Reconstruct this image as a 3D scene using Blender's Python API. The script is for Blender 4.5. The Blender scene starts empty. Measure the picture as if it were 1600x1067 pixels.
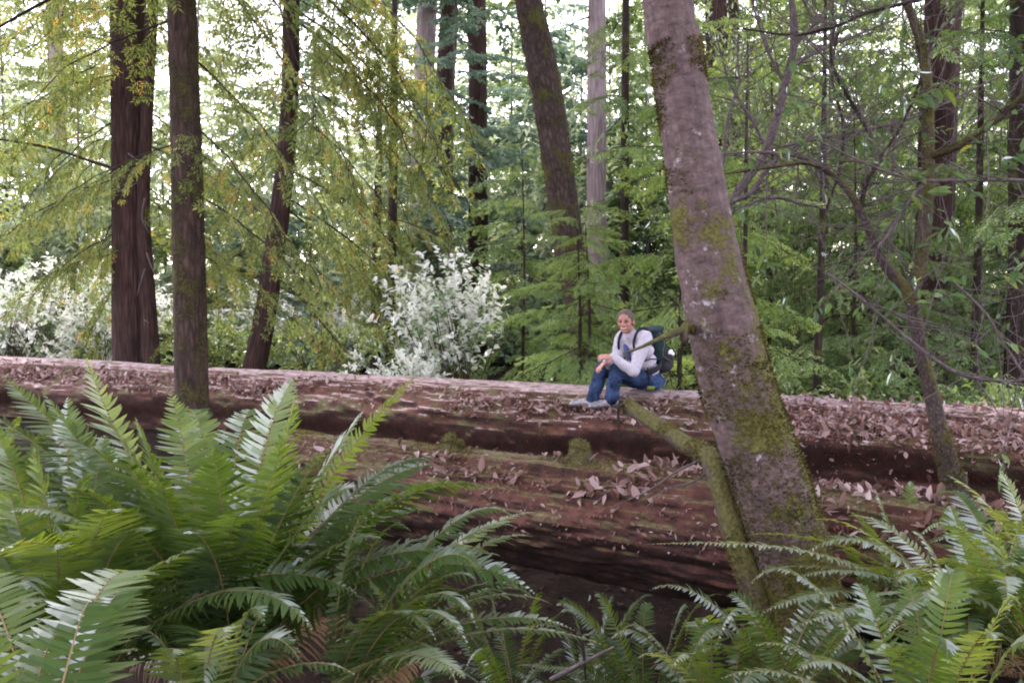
import bpy, math, random
import numpy as np
from mathutils import Vector, Matrix, Euler

R = math.radians
rng = np.random.default_rng(11)
random.seed(5)
SC = bpy.context.scene
COL = SC.collection

# ------------------------------------------------------------------ camera model (used to place things at real depths)
F = 1600 * 35 / 36.0
CZ = 1.7
PITCH = math.atan(53.5 / F)


def ray(px, py):
    x = (px - 800) / F
    y = -(py - 533.5) / F
    D = np.array([x, math.cos(PITCH) + y * math.sin(PITCH), -math.sin(PITCH) + y * math.cos(PITCH)])
    return D / D[1]


def P(px, py, d):
    """world point seen at photo pixel (px, py), d metres in front of the camera"""
    return np.array([0, 0, CZ]) + ray(px, py) * d


# ------------------------------------------------------------------ noise
def _hash(i, j, k):
    h = (i.astype(np.int64) * 374761393 + j.astype(np.int64) * 668265263 + k.astype(np.int64) * 1274126177) & 0x7fffffff
    h = ((h ^ (h >> 13)) * 1103515245) & 0x7fffffff
    h = h ^ (h >> 16)
    return (h & 0xffff) / 65535.0


def vnoise(p):
    p = np.asarray(p, float)
    i = np.floor(p).astype(np.int64)
    f = p - i
    f = f * f * (3 - 2 * f)
    r = 0
    for a in (0, 1):
        for b in (0, 1):
            for c in (0, 1):
                w = (f[:, 0] if a else 1 - f[:, 0]) * (f[:, 1] if b else 1 - f[:, 1]) * (f[:, 2] if c else 1 - f[:, 2])
                r = r + w * _hash(i[:, 0] + a, i[:, 1] + b, i[:, 2] + c)
    return r * 2 - 1


def fbm(p, o=3):
    s, a, t = 0, 1.0, 0
    p = np.asarray(p, float)
    for k in range(o):
        s = s + a * vnoise(p + 17.3 * k)
        t += a
        a *= .5
        p = p * 2.03
    return s / t


def unit(v):
    v = np.asarray(v, float)
    n = np.linalg.norm(v, axis=-1, keepdims=True)
    return v / np.maximum(n, 1e-9)


# ------------------------------------------------------------------ geometry collector
class Geo:
    def __init__(self):
        self.V, self.Q, self.T, self.B, self.n = [], [], [], [], 0

    def add(self, V, Q, tint=0.5, bk=None):
        V = np.asarray(V, float).reshape(-1, 3)
        Q = np.asarray(Q, np.int64).reshape(-1, 4)
        self.V.append(V)
        self.Q.append(Q + self.n)
        t = np.asarray(tint, float)
        self.T.append(np.full(len(Q), float(t)) if t.ndim == 0 else t)
        self.B.append(np.zeros_like(V) if bk is None else bk)
        self.n += len(V)

    def merge(self, other, M=None, ds=0.0):
        V, Q, T, B = other.arrays()
        if M is not None:
            V = V @ M[:3, :3].T + M[:3, 3]
        self.add(V, Q, T + ds, B)

    def arrays(self):
        return np.concatenate(self.V), np.concatenate(self.Q), np.concatenate(self.T), np.concatenate(self.B)

    def mesh(self, name, mat, origin=(0, 0, 0), smooth=True, bk=True):
        V, Q, T, B = self.arrays()
        V = V - np.asarray(origin, float)
        me = bpy.data.meshes.new(name)
        me.vertices.add(len(V))
        me.vertices.foreach_set('co', V.astype(np.float32).ravel())
        me.loops.add(len(Q) * 4)
        me.loops.foreach_set('vertex_index', Q.astype(np.int32).ravel())
        me.polygons.add(len(Q))
        me.polygons.foreach_set('loop_start', (np.arange(len(Q)) * 4).astype(np.int32))
        me.update(calc_edges=True)
        a = me.attributes.new('tint', 'FLOAT', 'FACE')
        a.data.foreach_set('value', np.clip(T, 0, 1).astype(np.float32))
        if bk:
            b = me.attributes.new('bk', 'FLOAT_VECTOR', 'POINT')
            b.data.foreach_set('vector', B.astype(np.float32).ravel())
        me.polygons.foreach_set('use_smooth', np.full(len(Q), bool(smooth)))
        me.materials.append(mat)
        return me

    def build(self, name, mat, parent=None, origin=None, smooth=True, bk=True):
        if origin is None:
            origin = world_of(parent)
        return link(name, self.mesh(name, mat, origin, smooth, bk), parent, None if parent else origin)


def world_of(o):
    v = np.zeros(3)
    while o is not None:
        v = v + np.array(o.location)
        o = o.parent
    return v


def link(name, me, parent=None, loc=None):
    o = bpy.data.objects.new(name, me)
    COL.objects.link(o)
    if parent is not None:
        o.parent = parent
    if loc is not None:
        o.location = Vector([float(a) for a in loc])
    return o


def tag(o, label=None, cat=None, group=None, kind=None):
    if label:
        o['label'] = label
    if cat:
        o['category'] = cat
    if group:
        o['group'] = group
    if kind:
        o['kind'] = kind
    return o


def thing(name, label, cat, loc, group=None):
    o = bpy.data.objects.new(name, None)
    COL.objects.link(o)
    o.empty_display_size = .2
    o.location = Vector([float(a) for a in loc])
    return tag(o, label, cat, group)


# ------------------------------------------------------------------ shape makers
def spline(pts, m):
    p = np.asarray(pts, float)
    if len(p) == 2:
        t = np.linspace(0, 1, m)[:, None]
        return p[0] * (1 - t) + p[1] * t
    e = np.vstack([2 * p[0] - p[1], p, 2 * p[-1] - p[-2]])
    u = np.linspace(0, len(p) - 1 - 1e-6, m)
    i = u.astype(int)
    t = (u - i)[:, None]
    a, b, c, d = e[i], e[i + 1], e[i + 2], e[i + 3]
    return .5 * (2 * b + (c - a) * t + (2 * a - 5 * b + 4 * c - d) * t * t + (3 * b - a - 3 * c + d) * t ** 3)


def frames(C):
    T = unit(np.gradient(C, axis=0))
    n = np.cross(T[0], [0, 0, 1.0])
    if np.linalg.norm(n) < .15:
        n = np.cross(T[0], [0, 1.0, 0])
    n = unit(n)
    N = [n]
    for k in range(1, len(C)):
        n = n - T[k] * (n @ T[k])
        n = n / max(np.linalg.norm(n), 1e-9)
        N.append(n)
    N = np.array(N)
    return T, N, np.cross(T, N)


def tube(C, r, n=8, disp=None, seed=0.0):
    """C (m,3) centre line, r (m,) radii; closed at both ends. disp(ang, v, r) -> relative radius change"""
    C = np.asarray(C, float)
    r = np.broadcast_to(np.asarray(r, float), (len(C),)).copy()
    C = np.vstack([C[:1], C, C[-1:]])
    r = np.concatenate([[r[0] * .02], r, [r[-1] * .02]])
    m = len(C)
    Ci = C.copy()
    Ci[0] = C[0] - (C[2] - C[1]) * .02
    Ci[-1] = C[-1] + (C[-1] - C[-3]) * .02
    T, N, Bn = frames(Ci)
    a = np.linspace(0, 2 * np.pi, n, endpoint=False)
    v = np.concatenate([[0], np.cumsum(np.linalg.norm(np.diff(C, axis=0), axis=1))])
    A, Vv = np.meshgrid(a, v)
    rr = r[:, None] * np.ones_like(A)
    bk = np.stack([np.cos(A) * rr, np.sin(A) * rr, Vv + seed * 7.7], -1).reshape(-1, 3)
    if disp is not None:
        rr = rr * (1 + disp(A.ravel(), Vv.ravel(), bk).reshape(A.shape))
    V = C[:, None] + rr[..., None] * (np.cos(A)[..., None] * N[:, None] + np.sin(A)[..., None] * Bn[:, None])
    i = np.arange(m - 1)[:, None]
    j = np.arange(n)[None]
    j2 = (j + 1) % n
    Q = np.stack([i * n + j, i * n + j2, (i + 1) * n + j2, (i + 1) * n + j], -1).reshape(-1, 4)
    return V.reshape(-1, 3), Q, bk


def leaves(P0, D, N, L, W, pos=.45, fold=0.0):
    """diamond leaflets: base P0, direction D, face normal N"""
    S = unit(np.cross(D, N))
    L = np.asarray(L)[:, None] if np.ndim(L) else L
    W = np.asarray(W)[:, None] if np.ndim(W) else W
    mid = P0 + D * (L * pos)
    V = np.stack([P0, mid + S * W * .5 + N * W * fold, P0 + D * L, mid - S * W * .5 + N * W * fold], 1).reshape(-1, 3)
    Q = np.arange(len(P0) * 4).reshape(-1, 4)
    return V, Q


def broad(P0, D, N, L, W, fold=.18, curl=.12):
    """broad leaves: two quads folded along the midrib, tip curling down"""
    n = len(P0)
    S = unit(np.cross(D, N))
    L = np.broadcast_to(np.asarray(L, float), (n,))[:, None]
    W = np.broadcast_to(np.asarray(W, float), (n,))[:, None]
    f = np.broadcast_to(np.asarray(fold, float), (n,))[:, None]
    c = np.broadcast_to(np.asarray(curl, float), (n,))[:, None]
    m1 = P0 + D * L * .32
    m2 = P0 + D * L * .7 - N * L * c * .4
    tip = P0 + D * L - N * L * c
    V = np.stack([P0, m1 + S * W * .5 + N * W * f, m2 + S * W * .42 + N * W * f, tip,
                  m2 - S * W * .42 + N * W * f, m1 - S * W * .5 + N * W * f], 1).reshape(-1, 3)
    b = np.arange(n)[:, None] * 6
    Q = np.concatenate([b + np.array([[0, 1, 2, 3]]), b + np.array([[0, 3, 4, 5]])], 1).reshape(-1, 4)
    return V, Q


def rnd(n, s=1.0):
    return rng.normal(0, s, (n, 3))


# ------------------------------------------------------------------ materials
def new_mat(name):
    m = bpy.data.materials.new(name)
    m.use_nodes = True
    nt = m.node_tree
    nt.nodes.clear()
    out = nt.nodes.new('ShaderNodeOutputMaterial')
    return m, nt, out


def ND(nt, typ, **kw):
    n = nt.nodes.new(typ)
    for k, v in kw.items():
        if k in n.inputs:
            n.inputs[k].default_value = v
        else:
            setattr(n, k, v)
    return n


def ramp(nt, fac, stops, interp='LINEAR'):
    r = nt.nodes.new('ShaderNodeValToRGB')
    r.color_ramp.interpolation = interp
    e = r.color_ramp.elements
    while len(e) < len(stops):
        e.new(.5)
    for x, (p, c) in zip(e, stops):
        x.position = p
        x.color = (*c, 1) if len(c) == 3 else c
    nt.links.new(fac, r.inputs[0])
    return r.outputs[0]


def mix(nt, fac, a, b, mode='MIX'):
    m = nt.nodes.new('ShaderNodeMix')
    m.data_type = 'RGBA'
    m.blend_type = mode
    for s, v in ((m.inputs[0], fac), (m.inputs[6], a), (m.inputs[7], b)):
        if isinstance(v, (float, int)):
            s.default_value = v
        elif isinstance(v, tuple):
            s.default_value = (*v, 1)
        else:
            nt.links.new(v, s)
    return m.outputs[2]


def math_n(nt, op, a, b=0.0, clamp=False):
    m = nt.nodes.new('ShaderNodeMath')
    m.operation = op
    m.use_clamp = clamp
    for s, v in zip(m.inputs, (a, b)):
        if isinstance(v, (float, int)):
            s.default_value = v
        else:
            nt.links.new(v, s)
    return m.outputs[0]


def attr(nt, name):
    a = nt.nodes.new('ShaderNodeAttribute')
    a.attribute_name = name
    return a


def noise(nt, vec, scale, detail=3.0, rough=.55):
    n = ND(nt, 'ShaderNodeTexNoise', Scale=scale, Detail=detail, Roughness=rough)
    if vec is not None:
        nt.links.new(vec, n.inputs['Vector'])
    return n.outputs['Fac']


def leaf_mat(name, stops, trans=.45, tcol=(1.5, 1.35, .5), gloss=.25, rough=.45):
    m, nt, out = new_mat(name)
    t = attr(nt, 'tint')
    c = ramp(nt, t.outputs['Fac'], stops)
    d = ND(nt, 'ShaderNodeBsdfDiffuse')
    nt.links.new(c, d.inputs[0])
    tc = mix(nt, 1.0, c, tuple(tcol), 'MULTIPLY')
    tr = ND(nt, 'ShaderNodeBsdfTranslucent')
    nt.links.new(tc, tr.inputs[0])
    ms = ND(nt, 'ShaderNodeMixShader')
    ms.inputs[0].default_value = trans
    nt.links.new(d.outputs[0], ms.inputs[1])
    nt.links.new(tr.outputs[0], ms.inputs[2])
    last = ms.outputs[0]
    if gloss > 0:
        g = ND(nt, 'ShaderNodeBsdfGlossy', Roughness=rough)
        g.inputs[0].default_value = (.9, .95, 1, 1)
        lw = ND(nt, 'ShaderNodeLayerWeight', Blend=.35)
        f = math_n(nt, 'MULTIPLY', lw.outputs['Fresnel'], gloss)
        m2 = ND(nt, 'ShaderNodeMixShader')
        nt.links.new(f, m2.inputs[0])
        nt.links.new(last, m2.inputs[1])
        nt.links.new(g.outputs[0], m2.inputs[2])
        last = m2.outputs[0]
    nt.links.new(last, out.inputs[0])
    return m


def bark_mat(name, dark, light, scale=9.0, stretch=.18, moss=0.0, mcol=((.035, .04, .012), (.12, .115, .03)), lichen=0.0,
             bump=.6, bdist=.02, low_moss=0.0, mscale=3.0, vor=.35, fine=False):
    """bark in the trunk's own cylinder coordinates; moss in patches"""
    m, nt, out = new_mat(name)
    b = attr(nt, 'bk')
    mp = ND(nt, 'ShaderNodeMapping')
    mp.inputs['Scale'].default_value = (scale, scale, scale * stretch)
    nt.links.new(b.outputs['Vector'], mp.inputs[0])
    n1 = noise(nt, mp.outputs[0], 1.6, 6, .65)
    vo = ND(nt, 'ShaderNodeTexVoronoi', Scale=2.2)
    vo.feature = 'DISTANCE_TO_EDGE'
    nt.links.new(mp.outputs[0], vo.inputs['Vector'])
    vd = math_n(nt, 'MULTIPLY', vo.outputs['Distance'], 2.2, True)
    h = math_n(nt, 'ADD', math_n(nt, 'MULTIPLY', n1, 1 - vor), math_n(nt, 'MULTIPLY', vd, vor))
    c = ramp(nt, h, [(.25, dark), (.5, tuple((a + b_) / 2 for a, b_ in zip(dark, light))), (.75, light)])
    n2 = noise(nt, b.outputs['Vector'], 4.0, 4, .6)
    c = mix(nt, ramp(nt, n2, [(.35, (0, 0, 0)), (.7, (.5, .5, .5))]), c, mix(nt, 1.0, c, (.55, .5, .5), 'MULTIPLY'))
    if fine:
        m2 = ND(nt, 'ShaderNodeMapping')
        m2.inputs['Scale'].default_value = (70, 70, 38)
        nt.links.new(b.outputs['Vector'], m2.inputs[0])
        nf = noise(nt, m2.outputs[0], 1.0, 5, .75)
        m3 = ND(nt, 'ShaderNodeMapping')
        m3.inputs['Scale'].default_value = (5, 5, 42)
        nt.links.new(b.outputs['Vector'], m3.inputs[0])
        nc = noise(nt, m3.outputs[0], 1.0, 3, .6)
        m4 = ND(nt, 'ShaderNodeMapping')
        m4.inputs['Scale'].default_value = (48, 48, 5)
        nt.links.new(b.outputs['Vector'], m4.inputs[0])
        ns = noise(nt, m4.outputs[0], 1.0, 4, .65)
        c = mix(nt, 1.0, c, ramp(nt, nf, [(.3, (.78, .77, .77)), (.7, (1.15, 1.15, 1.15))]), 'MULTIPLY')
        c = mix(nt, 1.0, c, ramp(nt, ns, [(.32, (.80, .78, .78)), (.62, (1.12, 1.12, 1.12))]), 'MULTIPLY')
        c = mix(nt, ramp(nt, nc, [(.30, (.55, .55, .55)), (.36, (0, 0, 0))]), c, mix(nt, 1.0, c, (.38, .34, .34), 'MULTIPLY'))
        h = math_n(nt, 'ADD', math_n(nt, 'MULTIPLY', h, .4), math_n(nt, 'ADD', math_n(nt, 'MULTIPLY', nf, .3), math_n(nt, 'ADD', math_n(nt, 'MULTIPLY', ns, .35), math_n(nt, 'MULTIPLY', nc, .35))))
    if lichen > 0:
        n3 = noise(nt, b.outputs['Vector'], 13, 5, .65)
        c = mix(nt, ramp(nt, n3, [(.70 - lichen * .1, (0, 0, 0)), (.68, (.75, .75, .75))]), c, (.46, .41, .43))
    hh = h
    if moss > 0:
        n4 = noise(nt, b.outputs['Vector'], mscale, 5, .65)
        n5 = noise(nt, b.outputs['Vector'], 55, 3, .7)
        geo = ND(nt, 'ShaderNodeNewGeometry')
        sp = ND(nt, 'ShaderNodeSeparateXYZ')
        nt.links.new(geo.outputs['Normal'], sp.inputs[0])
        up = math_n(nt, 'MULTIPLY', sp.outputs['Z'], .22)
        f = math_n(nt, 'ADD', n4, up)
        f = math_n(nt, 'ADD', f, math_n(nt, 'MULTIPLY', math_n(nt, 'SUBTRACT', n5, .5), .35))
        if low_moss:
            pp = ND(nt, 'ShaderNodeSeparateXYZ')
            nt.links.new(geo.outputs['Position'], pp.inputs[0])
            f = math_n(nt, 'ADD', f, math_n(nt, 'MULTIPLY', math_n(nt, 'SUBTRACT', 1.5, pp.outputs['Z']), low_moss))
        f = ramp(nt, f, [(.62 - moss * .3, (0, 0, 0)), (.72 - moss * .3, (1, 1, 1))])
        mc = ramp(nt, n5, [(.3, mcol[0]), (.7, mcol[1])])
        c = mix(nt, f, c, mc)
        hh = math_n(nt, 'ADD', h, math_n(nt, 'MULTIPLY', math_n(nt, 'MULTIPLY', f, n5), .8))
    p = ND(nt, 'ShaderNodeBsdfPrincipled', Roughness=.85)
    p.inputs['Specular IOR Level'].default_value = .25
    nt.links.new(c, p.inputs['Base Color'])
    bp = ND(nt, 'ShaderNodeBump', Strength=bump, Distance=bdist)
    nt.links.new(hh, bp.inputs['Height'])
    nt.links.new(bp.outputs[0], p.inputs['Normal'])
    nt.links.new(p.outputs[0], out.inputs[0])
    return m


def plain_mat(name, col, rough=.8, spec=.3, var=.25, nscale=14.0, bump=0.0):
    m, nt, out = new_mat(name)
    tc = ND(nt, 'ShaderNodeTexCoord')
    n = noise(nt, tc.outputs['Object'], nscale, 5, .6)
    lo = tuple(max(0, a * (1 - var)) for a in col)
    hi = tuple(min(1, a * (1 + var)) for a in col)
    c = ramp(nt, n, [(.3, lo), (.7, hi)])
    p = ND(nt, 'ShaderNodeBsdfPrincipled', Roughness=rough)
    p.inputs['Specular IOR Level'].default_value = spec
    nt.links.new(c, p.inputs['Base Color'])
    if bump:
        bp = ND(nt, 'ShaderNodeBump', Strength=bump, Distance=.01)
        nt.links.new(n, bp.inputs['Height'])
        nt.links.new(bp.outputs[0], p.inputs['Normal'])
    nt.links.new(p.outputs[0], out.inputs[0])
    return m


M = {}
# barks
M['redwood'] = bark_mat('redwood bark', (.020, .010, .009), (.105, .055, .047), 9, .10, .0, bump=.9, bdist=.04)
M['redwood_moss'] = bark_mat('redwood bark with moss', (.024, .014, .012), (.11, .068, .055), 11, .22, .38, ((.03, .028, .01), (.10, .085, .03)), bump=.9, bdist=.03)
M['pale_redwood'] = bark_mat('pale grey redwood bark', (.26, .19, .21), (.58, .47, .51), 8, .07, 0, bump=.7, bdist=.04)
M['dark_bark'] = bark_mat('dark bark', (.014, .009, .008), (.07, .046, .040), 11, .2, .25, bump=.7)
M['moss_bark'] = bark_mat('mossy leaning bark', (.025, .016, .015), (.12, .08, .075), 9, .35, .35, ((.035, .036, .01), (.13, .12, .03)), bump=.8, bdist=.03)
M['tanoak'] = bark_mat('smooth grey brown bark', (.055, .038, .037), (.215, .150, .148), 13, 1.7, .42, ((.035, .036, .008), (.16, .14, .035)),
                       lichen=.9, bump=.9, bdist=.014, low_moss=.10, mscale=3.2, vor=.0, fine=True)
M['limb_moss'] = bark_mat('moss covered limb', (.04, .028, .024), (.15, .11, .09), 15, .5, .60, ((.03, .03, .008), (.13, .115, .035)), bump=.7, bdist=.012)
M['sap_bark'] = bark_mat('dark sapling bark', (.028, .019, .018), (.135, .098, .092), 22, .6, .45, ((.03, .03, .008), (.12, .105, .03)), bump=.6, bdist=.008)
M['bare_twig'] = bark_mat('bare grey twig', (.06, .046, .046), (.24, .19, .195), 30, .3, 0, bump=.3, bdist=.004)
M['dark_twig'] = bark_mat('dark twig', (.018, .012, .010), (.06, .045, .035), 30, .3, 0, bump=.3, bdist=.004)
M['haze_bark'] = bark_mat('hazed grey brown bark', (.12, .10, .09), (.30, .25, .23), 11, .2, 0, bump=.5)  # distant trunks: haze painted in as a lighter bark colour
M['stem'] = plain_mat('green brown stem', (.07, .055, .03))
# foliage
M['yew'] = leaf_mat('olive conifer foliage', [(0, (.06, .09, .03)), (.45, (.17, .215, .075)), (.8, (.33, .36, .14)), (.93, (.42, .33, .12)), (1, (.44, .26, .09))], trans=.5, tcol=(1.35, 1.3, .7), gloss=.08)
M['hemlock'] = leaf_mat('light green conifer foliage', [(0, (.13, .21, .075)), (.5, (.27, .38, .15)), (1, (.46, .54, .26))], trans=.5, tcol=(1.3, 1.25, .6), gloss=.08)
M['conifer'] = leaf_mat('green conifer foliage', [(0, (.065, .11, .05)), (.5, (.17, .25, .12)), (1, (.36, .43, .25))], trans=.45, tcol=(1.35, 1.3, .6), gloss=.08)
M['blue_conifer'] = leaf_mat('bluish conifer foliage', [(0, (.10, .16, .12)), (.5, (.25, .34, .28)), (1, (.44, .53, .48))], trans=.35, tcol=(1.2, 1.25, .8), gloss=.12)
M['dark_conifer'] = leaf_mat('dark conifer foliage', [(0, (.02, .034, .018)), (.5, (.05, .08, .04)), (1, (.12, .16, .08))], trans=.35, tcol=(1.4, 1.3, .6), gloss=.08)
M['far'] = leaf_mat('far foliage', [(0, (.22, .29, .18)), (.5, (.42, .50, .37)), (1, (.64, .69, .58))], trans=.55, tcol=(1.25, 1.2, .85), gloss=.05)  # distance haze and overexposure put into the colour as paler foliage
M['sunlit_leaf'] = leaf_mat('shiny sunlit white leaves', [(0, (.12, .20, .06)), (.24, (.34, .44, .22)), (.36, (.88, .90, .84)), (1, (.97, .96, .95))], trans=.5, tcol=(1.04, 1.03, .96), gloss=.4, rough=.35)  # overexposed sunlight painted into the leaf colour as near white
M['broad'] = leaf_mat('shiny broad leaves', [(0, (.05, .10, .04)), (.6, (.11, .19, .07)), (.92, (.24, .30, .08)), (1, (.40, .38, .10))], trans=.35, tcol=(1.6, 1.5, .4), gloss=.42, rough=.34)
M['shrub'] = leaf_mat('green shrub leaves', [(0, (.08, .125, .05)), (.6, (.21, .285, .125)), (1, (.40, .47, .25))], trans=.45, tcol=(1.4, 1.35, .5), gloss=.4, rough=.35)
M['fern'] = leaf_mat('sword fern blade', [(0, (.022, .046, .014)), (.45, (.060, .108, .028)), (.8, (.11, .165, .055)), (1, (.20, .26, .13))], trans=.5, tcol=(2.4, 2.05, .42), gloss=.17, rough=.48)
M['dead_fern'] = leaf_mat('dead fern', [(0, (.05, .028, .015)), (.5, (.13, .075, .035)), (1, (.24, .15, .08))], trans=.3, tcol=(1.3, 1.1, .7), gloss=.1)
M['midrib'] = plain_mat('fern midrib', (.20, .14, .06), .6)
M['dry_leaf'] = leaf_mat('dry pinkish leaves', [(0, (.06, .030, .022)), (.3, (.16, .080, .062)), (.7, (.31, .205, .19)), (1, (.50, .39, .38))], trans=.12, tcol=(1.1, .9, .8), gloss=.25, rough=.4)
M['floor_leaf'] = leaf_mat('brown floor leaves', [(0, (.010, .007, .005)), (.5, (.036, .024, .018)), (1, (.13, .085, .07))], trans=.1, tcol=(1, .9, .8), gloss=.1)
M['moss'] = leaf_mat('moss tufts', [(0, (.03, .028, .008)), (.5, (.085, .075, .020)), (1, (.19, .16, .05))], trans=.35, tcol=(1.2, 1.1, .5), gloss=.05)


def log_mat(name, top_pale):
    m, nt, out = new_mat(name)
    b = attr(nt, 'bk')
    mp = ND(nt, 'ShaderNodeMapping')
    mp.inputs['Scale'].default_value = (6, 6, 4.4)
    nt.links.new(b.outputs['Vector'], mp.inputs[0])
    n1 = noise(nt, mp.outputs[0], 2.2, 8, .68)
    n2 = noise(nt, b.outputs['Vector'], 2.4, 5, .6)
    n3 = noise(nt, b.outputs['Vector'], 26, 5, .7)
    n6 = noise(nt, b.outputs['Vector'], 11, 6, .7)
    n1 = math_n(nt, 'ADD', math_n(nt, 'MULTIPLY', n1, .5), math_n(nt, 'MULTIPLY', n6, .5))
    c = ramp(nt, n1, [(.32, (.020, .008, .006)), (.46, (.070, .026, .018)), (.60, (.130, .050, .034)), (.76, (.21, .10, .072))])
    c = mix(nt, ramp(nt, n2, [(.4, (0, 0, 0)), (.65, (.75, .75, .75))]), c, mix(nt, 1.0, c, (.6, .52, .5), 'MULTIPLY'))
    geo = ND(nt, 'ShaderNodeNewGeometry')
    sp = ND(nt, 'ShaderNodeSeparateXYZ')
    nt.links.new(geo.outputs['True Normal'], sp.inputs[0])
    # moss
    nm = noise(nt, b.outputs['Vector'], 3.3, 6, .7)
    f = math_n(nt, 'ADD', nm, math_n(nt, 'MULTIPLY', sp.outputs['Z'], .10))
    f = ramp(nt, f, [(.55, (0, 0, 0)), (.66, (.9, .9, .9))])
    c = mix(nt, f, c, ramp(nt, n3, [(.3, (.04, .038, .014)), (.7, (.145, .125, .05))]))
    dk = math_n(nt, 'ADD', math_n(nt, 'MULTIPLY', sp.outputs['Z'], .6), math_n(nt, 'MULTIPLY', n2, .35))  # shade painted into the bark: darker where the log turns away from the sky
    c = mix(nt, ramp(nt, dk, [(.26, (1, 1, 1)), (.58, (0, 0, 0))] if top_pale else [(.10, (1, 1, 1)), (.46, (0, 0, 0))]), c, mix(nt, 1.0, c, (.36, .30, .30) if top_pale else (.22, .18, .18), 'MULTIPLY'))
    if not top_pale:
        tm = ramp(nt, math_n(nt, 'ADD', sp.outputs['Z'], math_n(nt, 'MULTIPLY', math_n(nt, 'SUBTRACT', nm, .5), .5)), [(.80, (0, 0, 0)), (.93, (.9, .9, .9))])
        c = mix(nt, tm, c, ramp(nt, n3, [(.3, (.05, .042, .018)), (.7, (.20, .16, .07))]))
    # worn pale wood on the very top, with its grazing sky light painted in
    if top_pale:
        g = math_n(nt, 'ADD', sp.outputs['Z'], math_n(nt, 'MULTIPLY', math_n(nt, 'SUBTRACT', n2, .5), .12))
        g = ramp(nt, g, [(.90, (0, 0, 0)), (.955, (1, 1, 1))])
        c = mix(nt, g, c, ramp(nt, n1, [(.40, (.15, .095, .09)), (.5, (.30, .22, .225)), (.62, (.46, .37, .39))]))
    p = ND(nt, 'ShaderNodeBsdfPrincipled', Roughness=.8)
    p.inputs['Specular IOR Level'].default_value = .3
    nt.links.new(c, p.inputs['Base Color'])
    bp = ND(nt, 'ShaderNodeBump', Strength=.9, Distance=.03)
    nt.links.new(math_n(nt, 'ADD', n1, math_n(nt, 'MULTIPLY', n3, .35)), bp.inputs['Height'])
    nt.links.new(bp.outputs[0], p.inputs['Normal'])
    nt.links.new(p.outputs[0], out.inputs[0])
    return m


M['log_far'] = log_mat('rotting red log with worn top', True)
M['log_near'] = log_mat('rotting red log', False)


def ground_mat():
    m, nt, out = new_mat('forest floor')
    tc = ND(nt, 'ShaderNodeTexCoord')
    n1 = noise(nt, tc.outputs['Object'], 3, 8, .7)
    n2 = noise(nt, tc.outputs['Object'], 30, 5, .7)
    c = ramp(nt, n1, [(.3, (.005, .004, .003)), (.5, (.015, .010, .008)), (.7, (.035, .024, .018))])
    c = mix(nt, ramp(nt, n2, [(.5, (0, 0, 0)), (.7, (.8, .8, .8))]), c, (.035, .023, .018))
    p = ND(nt, 'ShaderNodeBsdfPrincipled', Roughness=.95)
    p.inputs['Specular IOR Level'].default_value = .05
    nt.links.new(c, p.inputs['Base Color'])
    bp = ND(nt, 'ShaderNodeBump', Strength=1.0, Distance=.04)
    nt.links.new(n2, bp.inputs['Height'])
    nt.links.new(bp.outputs[0], p.inputs['Normal'])
    nt.links.new(p.outputs[0], out.inputs[0])
    return m


M['ground'] = ground_mat()

# ------------------------------------------------------------------ world, sun, camera
SUN_EL, SUN_AZ = R(56), R(-26)          # azimuth from +Y toward +X
W = bpy.data.worlds.new('World')
SC.world = W
W.use_nodes = True
nt = W.node_tree
bg = nt.nodes['Background']
sky = nt.nodes.new('ShaderNodeTexSky')
sky.sky_type = 'NISHITA'
sky.sun_disc = False
sky.sun_elevation = SUN_EL
sky.sun_rotation = SUN_AZ
sky.air_density = 1.0
sky.dust_density = 1.5
sky.ozone_density = 1.0
hs = nt.nodes.new('ShaderNodeHueSaturation')
hs.inputs['Saturation'].default_value = .5
nt.links.new(sky.outputs[0], hs.inputs['Color'])
nt.links.new(mix(nt, 1.0, hs.outputs[0], (1.13, .99, .98), 'MULTIPLY'), bg.inputs[0])
bg.inputs[1].default_value = .95
sd = bpy.data.lights.new('sun', 'SUN')
sd.energy = 5.0
sd.angle = R(6)
sd.color = (1, .95, .86)
so = bpy.data.objects.new('sun', sd)
COL.objects.link(so)
sdir = Vector((math.sin(SUN_AZ) * math.cos(SUN_EL), math.cos(SUN_AZ) * math.cos(SUN_EL), math.sin(SUN_EL)))
so.rotation_euler = sdir.to_track_quat('Z', 'Y').to_euler()
so.location = sdir * 60

cd = bpy.data.cameras.new('camera')
cd.lens = 35
cd.sensor_width = 36
cd.clip_end = 3000
cam = bpy.data.objects.new('camera', cd)
COL.objects.link(cam)
cam.location = (0, 0, CZ)
cam.rotation_euler = (math.pi / 2 - PITCH, 0, 0)
SC.camera = cam
SC.view_settings.view_transform = 'Standard'
SC.view_settings.look = 'None'
SC.view_settings.exposure = 0
SC.cycles.max_bounces = 8
SC.cycles.transparent_max_bounces = 4
SC.cycles.filter_width = 2.0
SC.render.filter_size = 2.0


# ------------------------------------------------------------------ ground
def sstep(a, b, x):
    t = np.clip((x - a) / (b - a), 0, 1)
    return t * t * (3 - 2 * t)


def gz(x, y):
    x = np.asarray(x, float)
    y = np.asarray(y, float)
    z = .12 - 1.10 * sstep(3.2, 4.9, y) + 1.15 * sstep(7.6, 12.0, y)
    z = z + .035 * np.clip(y - 26, 0, 60) + .02 * np.clip(y - 86, 0, 150)
    z = z + .28 * np.exp(-((x + .9) ** 2 + (y - 2.7) ** 2) / .7) + .22 * np.exp(-((x - 1.6) ** 2 + (y - 3.2) ** 2) / .8)
    z = z + .05 * np.sin(x * 1.7 + y * .6) * np.cos(y * 1.3 - x * .4) + .12 * np.sin(x * .35 + 1) * np.sin(y * .27)
    return z


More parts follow.
